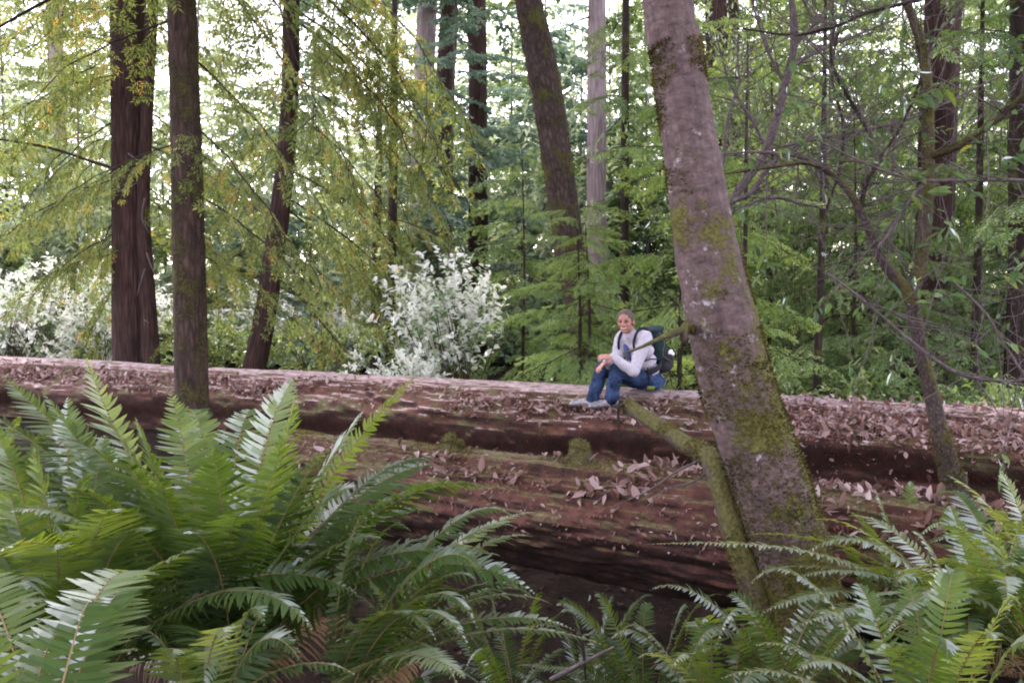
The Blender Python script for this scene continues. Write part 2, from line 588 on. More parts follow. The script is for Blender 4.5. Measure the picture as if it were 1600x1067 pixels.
def build_ground():
    a = np.concatenate([-np.geomspace(400, 9, 26), np.linspace(-8.6, 8.6, 90), np.geomspace(9, 400, 26)])
    b = np.concatenate([-np.geomspace(200, 3, 14), np.linspace(-2.8, 16, 110), np.geomspace(16.3, 900, 40)])
    X, Y = np.meshgrid(a, b)
    Z = gz(X, Y)
    near = np.exp(-((X / 14) ** 2 + ((Y - 6) / 14) ** 2))
    Z = Z + near * .05 * fbm(np.stack([X, Y, 0 * X], -1).reshape(-1, 3) * 3, 3).reshape(X.shape)
    n = len(a)
    i = np.arange(len(b) - 1)[:, None]
    j = np.arange(n - 1)[None]
    Q = np.stack([i * n + j, i * n + j + 1, (i + 1) * n + j + 1, (i + 1) * n + j], -1).reshape(-1, 4)
    g = Geo()
    g.add(np.stack([X, Y, Z], -1), Q)
    tag(g.build('ground', M['ground'], None, (0, 0, 0), bk=False), kind='structure')


build_ground()


# ------------------------------------------------------------------ fallen logs
class Log:
    def __init__(s, A, t, sl, r, s0, s1, amp, taper=0.0, seed=0):
        s.u = unit(np.array([math.cos(R(t)), -math.sin(R(t)), sl]))
        s.A = np.asarray(A, float)
        s.side = unit(np.cross(s.u, [0, 0, 1.0]))       # toward the camera side
        if s.side[1] > 0:
            s.side = -s.side
        s.up = np.cross(s.u, s.side)
        if s.up[2] < 0:
            s.up = -s.up
        s.r, s.s0, s.s1, s.amp, s.taper, s.seed = r, s0, s1, amp, taper, seed

    def pt(s, v, a, lift=0.0):
        """v along the axis, a = angle from the top toward the camera"""
        v = np.asarray(v, float)
        a = np.asarray(a, float)
        rr = s.r * (1 - s.taper * v)
        c = np.stack([np.cos(a) * 1.1, np.sin(a) * 1.1, v * .45 + s.seed], -1)
        fl = s.amp * fbm(np.stack([np.cos(a) * 5, np.sin(a) * 5, v * .7 + s.seed], -1).reshape(-1, 3), 4).reshape(v.shape)
        bg_ = s.amp * 1.6 * fbm(c.reshape(-1, 3) * 1.3, 2).reshape(v.shape)
        quiet = np.clip(1 - np.cos(a), 0.2, 1) if s.amp > .05 else .8
        if s.amp > .05:          # the upper side overhangs a rotted, hollowed flank
            aw = a + .16 * fbm(np.stack([v * .8 + 5, v * 0, v * 0], -1).reshape(-1, 3), 3).reshape(v.shape)
            rr = rr + .05 * np.exp(-((aw - .88) / .16) ** 2) - .17 * sstep(.98, 1.22, aw) * (1 - sstep(2.2, 2.8, aw))
        k = 16 if s.amp > .05 else 9
        fur = fbm(np.stack([np.cos(a) * k, np.sin(a) * k, v * (3.2 if s.amp > .05 else 5.5) + s.seed], -1).reshape(-1, 3), 4).reshape(v.shape)
        slab = sstep(.0, .06, fbm(np.stack([np.cos(a) * 3.2, np.sin(a) * 3.2, v * 1.1 + s.seed + 40], -1).reshape(-1, 3), 3).reshape(v.shape))
        rr = rr + ((.55 if s.amp > .05 else .75) * s.amp * fur - .40 * s.amp * slab) * np.where(np.cos(a) > .93, .3, 1)
        rr = rr + (fl + bg_) * quiet + lift
        d = np.cos(a)[..., None] * s.up + np.sin(a)[..., None] * s.side
        return s.A + v[..., None] * s.u + rr[..., None] * d, d

    def geo(s, nv, na):
        v = np.linspace(s.s0, s.s1, nv)
        a = np.linspace(0, 2 * np.pi, na, endpoint=False)
        Aa, Vv = np.meshgrid(a, v)
        p, _ = s.pt(Vv, Aa)
        p[0] = p[0].mean(0)
        p[-1] = p[-1].mean(0)
        bk = np.stack([np.cos(Aa) * s.r, np.sin(Aa) * s.r, Vv + s.seed], -1)
        i = np.arange(nv - 1)[:, None]
        j = np.arange(na)[None]
        j2 = (j + 1) % na
        Q = np.stack([i * na + j, i * na + j2, (i + 1) * na + j2, (i + 1) * na + j], -1).reshape(-1, 4)
        g = Geo()
        g.add(p.reshape(-1, 3), Q, .5, bk.reshape(-1, 3))
        return g

    def hit(s, px, py):
        """where the view ray through a photo pixel meets the log"""
        O = np.array([0, 0, CZ])
        D = ray(px, py)
        t = np.arange(2.0, 22, .004)
        X = O + t[:, None] * D - s.A
        v = X @ s.u
        q = X - v[:, None] * s.u
        rad = np.linalg.norm(q, axis=1)
        a = np.arctan2(q @ s.side, q @ s.up)
        near = np.abs(rad - s.r) < s.r * .5
        idx = np.where(near)[0]
        if len(idx) == 0:
            return None
        p, _ = s.pt(v[idx], a[idx])
        surf = np.linalg.norm((p - s.A) - v[idx][:, None] * s.u, axis=1)
        k = np.where(rad[idx] < surf)[0]
        if len(k) == 0:
            return None
        return O + t[idx[k[0]]] * D


FAR = Log((0, 11, .87 - .9), 25, -.015, .9, -13.5, 8.5, .075, 0, 3.1)
NEAR = Log((0, 6.05, .475), 37.5, 0, .33, -2.1, 6.5, .034, -.01, 9.4)

far_t = thing('fallen_log', 'huge rotting reddish log lying across behind, the one the seated hiker sits on', 'log', FAR.A)
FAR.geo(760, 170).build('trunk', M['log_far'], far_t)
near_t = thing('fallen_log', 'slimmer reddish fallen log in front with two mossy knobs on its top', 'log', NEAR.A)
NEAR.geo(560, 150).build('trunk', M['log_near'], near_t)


def stub(px, py, h, r, lean, seed):
    b = None
    while b is None:
        b = NEAR.hit(px, py)
        py += 3
    c = spline([b - np.array([0, 0, .06]), b + np.array([lean * .3, .01, h * .5]), b + np.array([lean, .0, h])], 12)
    rad = np.interp(np.linspace(0, 1, 12), [0, .25, .5, .85, 1], [r * 1.7, r * 1.3, r, r * .85, r * .45])
    V, Q, bk = tube(c, rad, 18, lambda a, v, p: .22 * fbm(p * 28 + seed, 3))
    g = Geo()
    g.add(V, Q, .5, bk)
    o = g.build('branch_stub', M['limb_moss'], near_t)
    m = Geo()
    n = 900
    k = rng.integers(0, len(V), n)
    nn = unit(V[k] - c[np.clip(k // 18 - 1, 0, 11)] + 1e-6)
    D = unit(nn + rnd(n, .5))
    a, q = leaves(V[k], D, unit(rnd(n)), rng.uniform(.008, .02, n), .004)
    m.add(a, q, rng.uniform(0, 1, n))
    m.build('moss', M['moss'], o, world_of(near_t), bk=False)


stub(905, 716, .115, .062, .01, 1.0)
stub(704, 692, .075, .05, -.015, 4.0)
stub(716, 702, .05, .035, .015, 7.0)


# leaf litter on the logs: individual leaves nearest the camera, the rest as one carpet per log
def litter_positions(log, n, v0, v1, wfun):
    out = []
    while len(out) < n:
        v = rng.uniform(v0, v1, n)
        a = rng.uniform(-.5, 1.7, n)
        w = wfun(v, a)
        k = rng.uniform(0, 1, n) < w
        out += list(zip(v[k], a[k]))
    q = np.array(out[:n])
    return q[:, 0], q[:, 1]


def far_w(v, a):
    w = np.exp(-((a - .62) / .17) ** 2) * np.where(a > .95, .25, 1)
    x = (FAR.A[0] + v * FAR.u[0])
    w = w * (.5 + .5 * (x > 2.3) + .9 * fbm(np.stack([v * 1.3, a * 3, v * 0], -1), 2))
    w = np.where(x > 2.3, np.maximum(w, .75 * np.exp(-((a - .55) / .5) ** 2)), w)
    w = w * np.where(a > .92, .16, 1)
    return np.clip(w, 0, 1) * np.where(a < .30, np.where(x > 2.3, .35, .05), 1)


def near_w(v, a):
    w = .5 * np.exp(-((a - .55) / .25) ** 2) * np.clip(.3 + 1.4 * fbm(np.stack([v * 2.3, a * 2, v * 0 + 4], -1), 2), 0, 1.2)
    w = w + .3 * np.exp(-((a + .1) / .25) ** 2) * np.where(v > .9, 1, .1)
    return np.clip(w * np.where(v > .1, 1.3, .55), 0, 1)


def leaf_geo(p, n, L, seed):
    k = len(p)
    D = unit(np.cross(n, unit(rnd(k))) + n * rng.uniform(-.10, .42, (k, 1)) ** 1)
    N = unit(np.cross(np.cross(D, n), D) + rnd(k, .30))
    N = unit(N - D * (N * D).sum(1, keepdims=True))
    return broad(p + n * .012, D, N, L, L * rng.uniform(.36, .52, k), rng.uniform(-.1, .75, k), rng.uniform(-.8, .7, k))


vf, af = litter_positions(FAR, 3600, -9, 6.5, far_w)
vn, an = litter_positions(NEAR, 620, -1.7, 3.2, near_w)
pf, nf = FAR.pt(vf, af)
pn, nn_ = NEAR.pt(vn, an)
allp = np.vstack([pf, pn])
alln = np.vstack([nf, nn_])
LL = np.clip(rng.normal(.062, .020, len(allp)), .025, .105)
LL[len(pf):] *= .95
size = LL / allp[:, 1]
xs = np.abs(allp[:, 0] / allp[:, 1])
size = np.where(xs < .53, size, 0)
order = np.argsort(-size)
ind = order[:290]
rest = order[290:]
V, Q = leaf_geo(allp[ind], alln[ind], LL[ind], 0)
tt = rng.beta(2.2, 1.8, len(ind))
for k in range(len(ind)):
    g = Geo()
    g.add(V[k * 6:k * 6 + 6], np.array([[0, 1, 2, 3], [0, 3, 4, 5]]), tt[k])
    o = g.build('dry_leaf', M['dry_leaf'], None, allp[ind[k]], smooth=False, bk=False)
    tag(o, 'dry curled pinkish brown leaf lying on the fallen logs', 'leaf', 'dry leaves scattered over the fallen logs')
V, Q = leaf_geo(allp[rest], alln[rest], LL[rest], 1)
g = Geo()
g.add(V, Q, np.repeat(rng.beta(2.2, 1.8, len(rest)), 2))
for lg, nn, va, vb, wf_ in ((FAR, 9000, -9, 6.5, far_w), (NEAR, 2600, -1.7, 3.2, lambda v, a: .15 + near_w(v, a))):
    v, a = litter_positions(lg, nn, va, vb, wf_)
    p, n_ = lg.pt(v, a)
    D = unit(np.cross(n_, unit(rnd(nn))) + n_ * rng.uniform(-.05, .25, (nn, 1)))
    V, Q = leaves(p + n_ * .004, D, unit(n_ + rnd(nn, .3)), rng.uniform(.012, .05, nn), rng.uniform(.004, .018, nn))
    g.add(V, Q, rng.beta(1.3, 2.6, nn))
mo = Geo()
for nn, va, vb, cen, wid in ((9000, -2.5, 3.4, -.05, .32), (3500, -2.5, 3.4, .7, .35)):
    v = rng.uniform(va, vb, nn * 3)
    a = rng.normal(cen, wid, nn * 3)
    w = fbm(np.stack([v * 3, a * 2.2, a * 0 + cen], -1), 3)
    kk = np.where(w > .02)[0][:nn]
    p, n_ = NEAR.pt(v[kk], a[kk])
    D = unit(n_ + rnd(len(kk), .6))
    V, Q = leaves(p, D, unit(rnd(len(kk))), rng.uniform(.006, .018, len(kk)), .005)
    mo.add(V, Q, np.clip(.5 + .5 * w[kk] + rng.normal(0, .15, len(kk)), 0, 1))
mo.build('moss', M['moss'], near_t, bk=False, smooth=False)
mo = Geo()
v = rng.uniform(-9, 6.5, 40000)
a = rng.normal(.85, .35, 40000)
w = fbm(np.stack([v * 1.6, a * 2.2, a * 0 + 8], -1), 3)
kk = np.where(w > .12)[0][:9000]
p, n_ = FAR.pt(v[kk], a[kk])
V, Q = leaves(p, unit(n_ + rnd(len(kk), .6)), unit(rnd(len(kk))), rng.uniform(.010, .028, len(kk)), .007)
mo.add(V, Q, np.clip(.3 + .5 * w[kk] + rng.normal(0, .15, len(kk)), 0, 1))
mo.build('moss', M['moss'], far_t, bk=False, smooth=False)
tag(g.build('leaf_litter', M['dry_leaf'], None, (0, 0, 0), smooth=False, bk=False),
    'carpet of dry pinkish leaves and crumbs along the upper side of the huge log', 'leaf litter', kind='stuff')


# ------------------------------------------------------------------ conifer boughs
def make_bough(seed, L=2.6, twigs=24, droop=.42, hang=.35, leaf=.05, lw=.017, step=.028, orange=.0, spread=1.0, wood_r=.014, sub=.07):
    """one drooping bough along +X: returns wood and foliage geometry"""
    global rng
    keep = rng
    rng = np.random.default_rng(seed)
    wood, fol = Geo(), Geo()
    s = np.linspace(0, 1, 14)
    side = rng.normal(0, .06)
    C = np.stack([L * s, L * side * np.sin(s * 3), L * (.06 * s - droop * s ** 2.0)], 1)
    C[:, 1:] += rng.normal(0, .012 * L, (14, 2)) * s[:, None]
    V, Q, bk = tube(C, np.linspace(wood_r, wood_r * .2, 14), 5)
    wood.add(V, Q, .5, bk)
    for k in range(twigs):
        t = .10 + .9 * (k + rng.uniform(.1, .9)) / twigs
        i = min(int(t * 13), 12)
        f = t * 13 - i
        b = C[i] * (1 - f) + C[i + 1] * f
        tan = unit(C[i + 1] - C[i])
        sg = 1 if k % 2 else -1
        l = L * (.34 * (1 - t) ** .8 + .07) * rng.uniform(.7, 1.2)
        lat = unit(np.array([tan[1], -tan[0], 0]) * -sg)
        d = unit(tan * rng.uniform(.5, .9) + lat * rng.uniform(.7, 1) * spread + np.array([0, 0, rng.uniform(-.25, .1)]))
        m = max(6, int(l / .07))
        u = np.linspace(0, 1, m)
        tc = b + d * (l * u)[:, None] + np.array([0, 0, -1]) * (hang * l * u ** 1.7)[:, None]
        V, Q, bk = tube(tc, np.linspace(wood_r * .35, wood_r * .12, m), 3)
        wood.add(V, Q, .5, bk)
        tint0 = rng.normal(.45, .13)
        # sprays: sub twigs on both sides, leaflets in a flat plane that hangs a little
        ns = max(3, int(l / sub))
        for q in range(ns):
            w = .12 + .88 * (q + rng.uniform(0, 1)) / ns
            ii = min(int(w * (m - 1)), m - 2)
            b2 = tc[ii] + (tc[ii + 1] - tc[ii]) * (w * (m - 1) - ii)
            t2 = unit(tc[ii + 1] - tc[ii])
            for sg2 in (-1, 1):
                l2 = (.05 + .16 * (1 - w)) * rng.uniform(.6, 1.2) * (L / 2.6) ** .5
                lat2 = unit(np.cross(t2, [0, 0, 1.0]) + rnd(1, .12)[0]) * sg2
                d2 = unit(t2 * .8 + lat2 * .75 + np.array([0, 0, -rng.uniform(.05, .5)]))
                cnt = max(3, int(l2 / step))
                uu = np.linspace(.1, 1, cnt)
                base = b2 + d2 * (uu * l2)[:, None]
                base = np.repeat(base, 2, 0)
                sgn = np.tile([1, -1], cnt)[:, None]
                pl = unit(np.cross(d2, unit(np.cross(d2, lat2) + rnd(1, .25)[0])))
                D = unit(d2 * .75 + pl * sgn * .8 + rnd(2 * cnt, .18) + np.array([0, 0, -.15]))
                N = unit(np.cross(D, np.cross(np.array([0, 0, 1.0]), D)) + rnd(2 * cnt, .35))
                V, Q = leaves(base, D, N, leaf * rng.uniform(.7, 1.2, 2 * cnt), lw * rng.uniform(.8, 1.2, 2 * cnt))
                ti = tint0 + rng.normal(0, .12, 2 * cnt)
                if orange and rng.uniform() < orange:
                    ti = ti + .4
                fol.add(V, Q, ti)
    rng = keep
    return wood, fol


BW = {}


def bough_set(key, n, wmat, fmat, **kw):
    out = []
    for k in range(n):
        w, f = make_bough(hash(key) % 1 + 100 * (len(BW) + 1) + k, **kw)
        out.append((w.mesh('branch', M[wmat]), f.mesh('foliage', M[fmat], bk=False, smooth=False), w, f))
    BW[key] = out


bough_set('yew', 5, 'dark_twig', 'yew', L=2.8, twigs=19, droop=.28, hang=.38, leaf=.066, lw=.019, step=.026, orange=.08, wood_r=.015, sub=.10)
bough_set('hemlock', 4, 'dark_twig', 'hemlock', L=2.0, twigs=26, droop=.22, hang=.30, leaf=.05, lw=.017, step=.027, wood_r=.012)
bough_set('conifer', 4, 'dark_twig', 'conifer', L=2.6, twigs=20, droop=.25, hang=.35, leaf=.085, lw=.028, step=.045, wood_r=.014, sub=.1)


def far_bough(seed):
    return make_bough(seed, L=2.6, twigs=16, droop=.25, hang=.35, leaf=.17, lw=.062, step=.075, wood_r=.012, sub=.15)


FB = [far_bough(900 + k) for k in range(4)]


def rotz(a):
    c, s = math.cos(a), math.sin(a)
    return np.array([[c, -s, 0], [s, c, 0], [0, 0, 1.0]])


def roty(a):
    c, s = math.cos(a), math.sin(a)
    return np.array([[c, 0, s], [0, 1, 0], [-s, 0, c]])


def crown_geo(h, z0, rmax, n, seed, top=.25, src=None, pitch=.15):
    """a conifer crown of boughs from height z0 to h round the z axis"""
    rg = np.random.default_rng(seed)
    g, wd = Geo(), Geo()
    for k in range(n):
        t = (k + rg.uniform(0, 1)) / n
        z = z0 + (h - z0) * t
        rad = rmax * ((1 - t) ** .8 * (1 - top) + top) * rg.uniform(.7, 1.15)
        w, f = (src or FB)[rg.integers(0, len(src or FB))][-2:]
        Mx = np.eye(4)
        Mx[:3, :3] = rotz(rg.uniform(0, 2 * np.pi)) @ roty(pitch * rg.uniform(-1, 1.6) - .25 * t) * (rad / 2.6)
        Mx[2, 3] = z
        g.merge(f, Mx, rg.normal(0, .10))
        wd.merge(w, Mx)
    return g, wd


# ------------------------------------------------------------------ trunks
def bark_disp(amp, fr, st, seed, fl=0.0):
    def f(a, v, bk):
        q = bk.copy()
        r0 = np.maximum(np.linalg.norm(q[:, :2], axis=1), 1e-4)
        q[:, 0] *= fr
        q[:, 1] *= fr
        q[:, 2] *= fr * st
        return amp * fbm(q + seed, 3) + fl * fbm(np.stack([np.cos(a), np.sin(a), v * .8 + seed], -1), 2)
    return f


def px_line(pts, d):
    """photo points (x, y, width) -> centre line and radii at depth d (a number or one per point)"""
    dd = np.broadcast_to(np.asarray(d, float), (len(pts),))
    C = np.array([P(x, y, e) for (x, y, w), e in zip(pts, dd)])
    r = np.array([w * .5 * e / F for (x, y, w), e in zip(pts, dd)])
    return C, r


def trunk_geo(pts, d, n=16, m=60, disp=None, top=None, base=True, seed=0.0, flare=1.25):
    """pts listed from the top down; continues above the frame to height top and down into the ground"""
    C, r = px_line(pts, d)
    C, r = list(C[::-1]), list(r[::-1])
    if base:
        z = float(gz(C[0][0], C[0][1])) - .15
        if C[0][2] > z + .05:
            k = (C[0][2] - z)
            dirn = C[0] - C[1]
            dirn = dirn / max(-dirn[2], .2)
            b = C[0] + dirn * np.array([.5, .5, 1]) * k
            C.insert(0, b)
            r.insert(0, r[0] * flare)
    if top:
        dirn = C[-1] - C[-2]
        dirn = dirn / max(dirn[2], .2)
        h = top - C[-1][2]
        for f in (.33, .66, 1):
            C.append(C[-1] * 1 + (dirn * np.array([.6, .6, 1])) * h * .333)
            r.append(r[-1] * (.78 if f < 1 else .3))
    C = np.array(C)
    L = np.concatenate([[0], np.cumsum(np.linalg.norm(np.diff(C, axis=0), axis=1))])
    Cs = spline(C, m)
    Ls = np.concatenate([[0], np.cumsum(np.linalg.norm(np.diff(Cs, axis=0), axis=1))])
    rs = np.interp(Ls / Ls[-1], L / L[-1], r)
    V, Q, bk = tube(Cs, rs, n, disp, seed)
    g = Geo()
    g.add(V, Q, .5, bk)
    return g, Cs, rs


def at_height(Cs, z):
    i = int(np.argmin(np.abs(Cs[:, 2] - z)))
    return Cs[i], i


def add_bough(tree, base, p, az, key, length, pitch=0.0, roll=0.0, var=None):
    """a copy of one of the bough meshes as a branch of this tree, its foliage a sub-part; az in the x-y plane, pitch positive = down"""
    lst = BW[key]
    v = lst[(random.randrange(len(lst)) if var is None else var) % len(lst)]
    L0 = {'yew': 2.8, 'hemlock': 2.0, 'conifer': 2.6}[key]
    b = link('branch', v[0], tree)
    b.location = Vector([float(x) for x in (np.asarray(p) - np.asarray(base))])
    b.rotation_euler = Euler((roll or random.uniform(-.45, .45), pitch, az), 'XYZ')
    b.scale = (length / L0,) * 3
    link('foliage', v[1], b)
    return b


def moss_tufts(parent, Cs, rs, n, thr=-.1, zmax=9, size=(.008, .022), freq=3.0, bias=None):
    i = rng.integers(1, len(Cs) - 1, n * 4)
    f = rng.uniform(0, 1, (n * 4, 1))
    c = Cs[i] * (1 - f) + Cs[np.minimum(i + 1, len(Cs) - 1)] * f
    T, N, Bn = frames(Cs)
    a = rng.uniform(0, 2 * np.pi, n * 4)
    nrm = np.cos(a)[:, None] * N[i] + np.sin(a)[:, None] * Bn[i]
    p = c + nrm * rs[i][:, None] * .98
    w = fbm(p * freq + 3.3, 3) + (0 if bias is None else bias(p, nrm))
    k = np.where((w > thr) & (p[:, 2] < zmax))[0][:n]
    if len(k) == 0:
        return
    D = unit(nrm[k] * .8 + rnd(len(k), .5) + np.array([0, 0, -.25]))
    V, Q = leaves(p[k], D, unit(rnd(len(k))), rng.uniform(size[0], size[1], len(k)), size[1] * .28)
    g = Geo()
    g.add(V, Q, np.clip(.5 + .5 * fbm(p[k] * 9, 2) + rng.normal(0, .18, len(k)), 0, 1))
    g.build('moss', M['moss'], parent, world_of(parent), bk=False, smooth=False)


def simple_tree(name, label, cat, pts, d, mat, n=14, m=50, disp=None, top=14, group=None, crown=None, boughs=(), seed=0.0, flare=1.25):
    g, Cs, rs = trunk_geo(pts, d, n, m, disp, top, True, seed, flare)
    base = np.array([Cs[0][0], Cs[0][1], float(gz(Cs[0][0], Cs[0][1]))])
    t = thing(name, label, cat, base, group)
    g.build('trunk', M[mat], t)
    for (z, az, key, length, pitch) in boughs:
        p, _ = at_height(Cs, z)
        add_bough(t, base, p, az, key, length, pitch)
    if crown:
        z0, h, rmax, nb, sd, fmat = crown
        cg, wd = crown_geo(h - z0, 0, rmax, nb, sd)
        p, _ = at_height(Cs, z0)
        o = link('crown', cg.mesh('crown', M[fmat], bk=False, smooth=False), t, p - base)
        wo = link('branches', wd.mesh('branches', M['dark_twig']), o)
        wo['kind'] = 'stuff'
    return t, Cs, rs, base


PI = math.pi


def fan(z0, z1, n, key, l0, l1, pitch, az=(0, 2 * PI), rg=random):
    return [(z0 + (z1 - z0) * (k + rg.random()) / n, rg.uniform(*az), key, rg.uniform(l0, l1), pitch + rg.uniform(-.15, .15)) for k in range(n)]


# --- left group
b1 = fan(2.2, 9, 16, 'yew', 2.0, 3.4, .45, (-.45, PI + .45)) + fan(2.4, 8.5, 12, 'yew', 2.2, 3.8, .4, (PI - .7, PI + .6))
t1, C1, R1, B1 = simple_tree('redwood_tree', 'dark furrowed redwood with a thin second stem against its side, far left', 'tree',
                             [(200, 0, 54), (204, 300, 56), (208, 560, 62)], 17, 'redwood', 20, 90, bark_disp(.10, 16, .1, 2), 17,
                             boughs=b1, crown=(8.5, 17, 3.2, 22, 41, 'yew'))
g, c_, r_ = trunk_geo([(239, 0, 16), (229, 200, 18), (224, 330, 20), (230, 450, 24), (236, 560, 28)], 16.7, 12, 60, bark_disp(.12, 20, .15, 5), 15)
g.build('side_stem', M['redwood'], t1)
for k, (pts, rr) in enumerate((([(225, 275), (150, 255), (80, 232), (0, 218), (-80, 205)], .035), ([(215, -90), (130, -30), (60, 8), (0, 42), (-50, 75)], .04), ([(222, 90), (150, 60), (80, 62), (20, 85)], .02))):
    gg = Geo()
    cs = spline(np.array([P(x, y, 16.2) for x, y in pts]), 24)
    V, Q, bk = tube(cs, np.linspace(rr, rr * .35, 24), 6, bark_disp(.15, 20, .5, k))
    gg.add(V, Q, .5, bk)
    for cc, r3 in [(c_, r_) for i in (6, 10, 14, 18, 22) for c_, r_ in [(spline([cs[i], cs[i] + np.array([-.25, 0, -.25]), cs[i] + np.array([-.4, .1, -.75])], 8), np.linspace(.010, .004, 8))]]:
        V, Q, bk = tube(cc, r3, 4)
        gg.add(V, Q, .5, bk)
    gg.build('branch', M['dark_twig'], t1)
for (pts) in ([(226, 310), (222, 340), (233, 365)], [(229, 395), (238, 420), (247, 440)], [(226, 420), (214, 462)], [(226, 500), (233, 505)], [(200, 240), (222, 255)], [(185, 300), (216, 285)]):
    c = np.array([P(x, y, 16.4) for x, y in pts])
    gg = Geo()
    cs = spline(c, 8)
    V, Q, bk = tube(cs, np.linspace(.016, .006, 8), 5)
    gg.add(V, Q, .5, bk)
    gg.build('dead_twig', M['bare_twig'], t1)

b2 = [(4.9, .45, 'yew', 2.8, .72), (3.9, .55, 'yew', 2.2, .62), (3.3, -.25, 'yew', 1.9, .65), (2.7, .5, 'yew', 1.7, .50), (2.2, .3, 'yew', 1.3, .45), (5.2, -.5, 'yew', 2.6, .85),
      (4.2, PI - .2, 'yew', 2.0, .35), (3.1, PI + .3, 'yew', 1.5, .35), (4.9, PI + .1, 'yew', 2.4, .4), (5.6, PI - .5, 'yew', 2.6, .5)]
b2 += fan(6.2, 11, 12, 'yew', 2.2, 3.2, .2)
t2, C2, R2, B2 = simple_tree('conifer_tree', 'slender straight reddish brown trunk standing in front of the huge log at left', 'tree',
                             [(284, 0, 43), (290, 200, 46), (295, 400, 50), (300, 640, 52)], 8.6, 'redwood_moss', 22, 110, bark_disp(.07, 26, .35, 7), 13,
                             boughs=b2, crown=(8, 17, 4.6, 46, 42, 'yew'))  # crown above the frame, enlarged to keep sun off the left ferns
moss_tufts(t2, C2, R2, 3500, .05, 6, (.008, .02), 2.2, lambda p, n: .35 * n[:, 0])

b3 = [(z, a, 'yew', l, p) for z, a, l, p in ((7.4, -.2, 4.4, .75), (6.6, -.4, 4.2, .65), (5.6, .1, 3.8, .55), (8.2, -.1, 5.0, .7), (6.8, .4, 4.4, .6))] + fan(2.0, 8.5, 14, 'yew', 2.2, 3.6, .55, (-.3, 1.3)) + fan(2.0, 8, 7, 'yew', 1.6, 2.6, .4, (PI - .9, PI + .2))
t3, C3, R3, B3 = simple_tree('conifer_tree', 'curved dark trunk leaning right, its foot behind the log beside the straight mossy trunk', 'tree',
                             [(455, 0, 26), (453, 150, 27), (441, 300, 30), (416, 480, 34), (397, 578, 37)], 17, 'redwood', 16, 90, bark_disp(.09, 16, .3, 9), 15,
                             boughs=b3, crown=(8, 15, 3, 16, 43, 'yew'))

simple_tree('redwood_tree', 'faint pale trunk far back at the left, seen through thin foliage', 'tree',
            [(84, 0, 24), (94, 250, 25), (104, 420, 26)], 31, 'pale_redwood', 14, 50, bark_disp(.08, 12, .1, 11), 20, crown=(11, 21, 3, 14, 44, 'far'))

# --- middle distance
simple_tree('conifer_tree', 'thin dark trunk next to the pale pair of redwoods, the taller of two thin ones', 'tree',
            [(616, 100, 12), (614, 300, 14), (608, 585, 17)], 21, 'dark_bark', 10, 40, bark_disp(.08, 18, .2, 13), 10, boughs=fan(3, 8, 8, 'yew', 1.5, 2.6, .4))
simple_tree('conifer_tree', 'thin brown trunk with lost top, leftmost of the thin stems left of the white shrub', 'tree',
            [(592, 240, 11), (588, 400, 14), (586, 560, 17)], 23, 'dark_bark', 10, 40, bark_disp(.08, 18, .2, 14), 7, boughs=fan(2.5, 6, 6, 'yew', 1.5, 2.4, .4))
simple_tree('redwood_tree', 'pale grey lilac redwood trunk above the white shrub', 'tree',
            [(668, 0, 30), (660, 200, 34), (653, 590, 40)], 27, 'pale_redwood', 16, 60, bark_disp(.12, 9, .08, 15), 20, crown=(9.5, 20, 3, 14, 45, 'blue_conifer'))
simple_tree('redwood_tree', 'dark brown redwood close behind the pale lilac one', 'tree',
            [(702, 0, 27), (690, 250, 32), (682, 590, 40)], 28.5, 'redwood', 16, 60, bark_disp(.12, 9, .08, 16), 21, crown=(10, 21, 3.2, 14, 46, 'blue_conifer'))
simple_tree('redwood_tree', 'dark upright redwood trunk right of the white shrub', 'tree',
            [(745, 0, 28), (747, 250, 29), (746, 570, 33)], 26, 'redwood', 16, 60, bark_disp(.12, 9, .08, 17), 19, crown=(9, 19, 3, 14, 47, 'blue_conifer'))
t8, C8, R8, B8 = simple_tree('leaning_tree', 'dark mossy trunk leaning left at its top, rising behind the seated hiker', 'tree',
                             [(822, -20, 40), (850, 120, 48), (872, 260, 47), (890, 390, 47), (908, 470, 54)], 13.6, 'moss_bark', 20, 100, bark_disp(.12, 14, .5, 19), 11,
                             crown=(8, 17, 4.5, 40, 48, 'conifer'))  # unseen crown, widened to block sun from the foreground
moss_tufts(t8, C8, R8, 4500, .12, 6.5, (.015, .04), 2.0, lambda p, n: .4 * np.abs(n[:, 0]))
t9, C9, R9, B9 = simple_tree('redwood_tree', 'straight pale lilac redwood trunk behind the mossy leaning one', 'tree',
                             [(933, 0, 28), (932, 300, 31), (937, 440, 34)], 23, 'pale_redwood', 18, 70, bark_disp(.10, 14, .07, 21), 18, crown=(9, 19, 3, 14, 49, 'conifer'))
for pts in ([(921, 27), (905, 32), (880, 46)], [(920, 250), (900, 265)], [(946, 210), (990, 160)]):
    gg = Geo()
    V, Q, bk = tube(spline([P(x, y, 22.9) for x, y in pts], 8), np.linspace(.03, .012, 8), 5)
    gg.add(V, Q, .5, bk)
    gg.build('dead_branch', M['bare_twig'], t9)
simple_tree('conifer_tree', 'very thin dark stem just right of the straight pale redwood', 'tree',
            [(978, 0, 11), (976, 300, 13), (974, 560, 15)], 20, 'dark_bark', 10, 40, bark_disp(.08, 18, .2, 22), 12, boughs=fan(3.5, 9, 10, 'conifer', 1.2, 2.2, .2))
simple_tree('redwood_tree', 'broad dark trunk high up behind the big foreground trunk, half hidden by twigs', 'tree',
            [(1128, 0, 52), (1130, 140, 52), (1132, 560, 60)], 22, 'redwood', 16, 60, bark_disp(.1, 12, .1, 23), 18, boughs=fan(3, 8, 14, 'conifer', 1.8, 3.2, .3), crown=(8, 19, 3.2, 14, 50, 'conifer'))
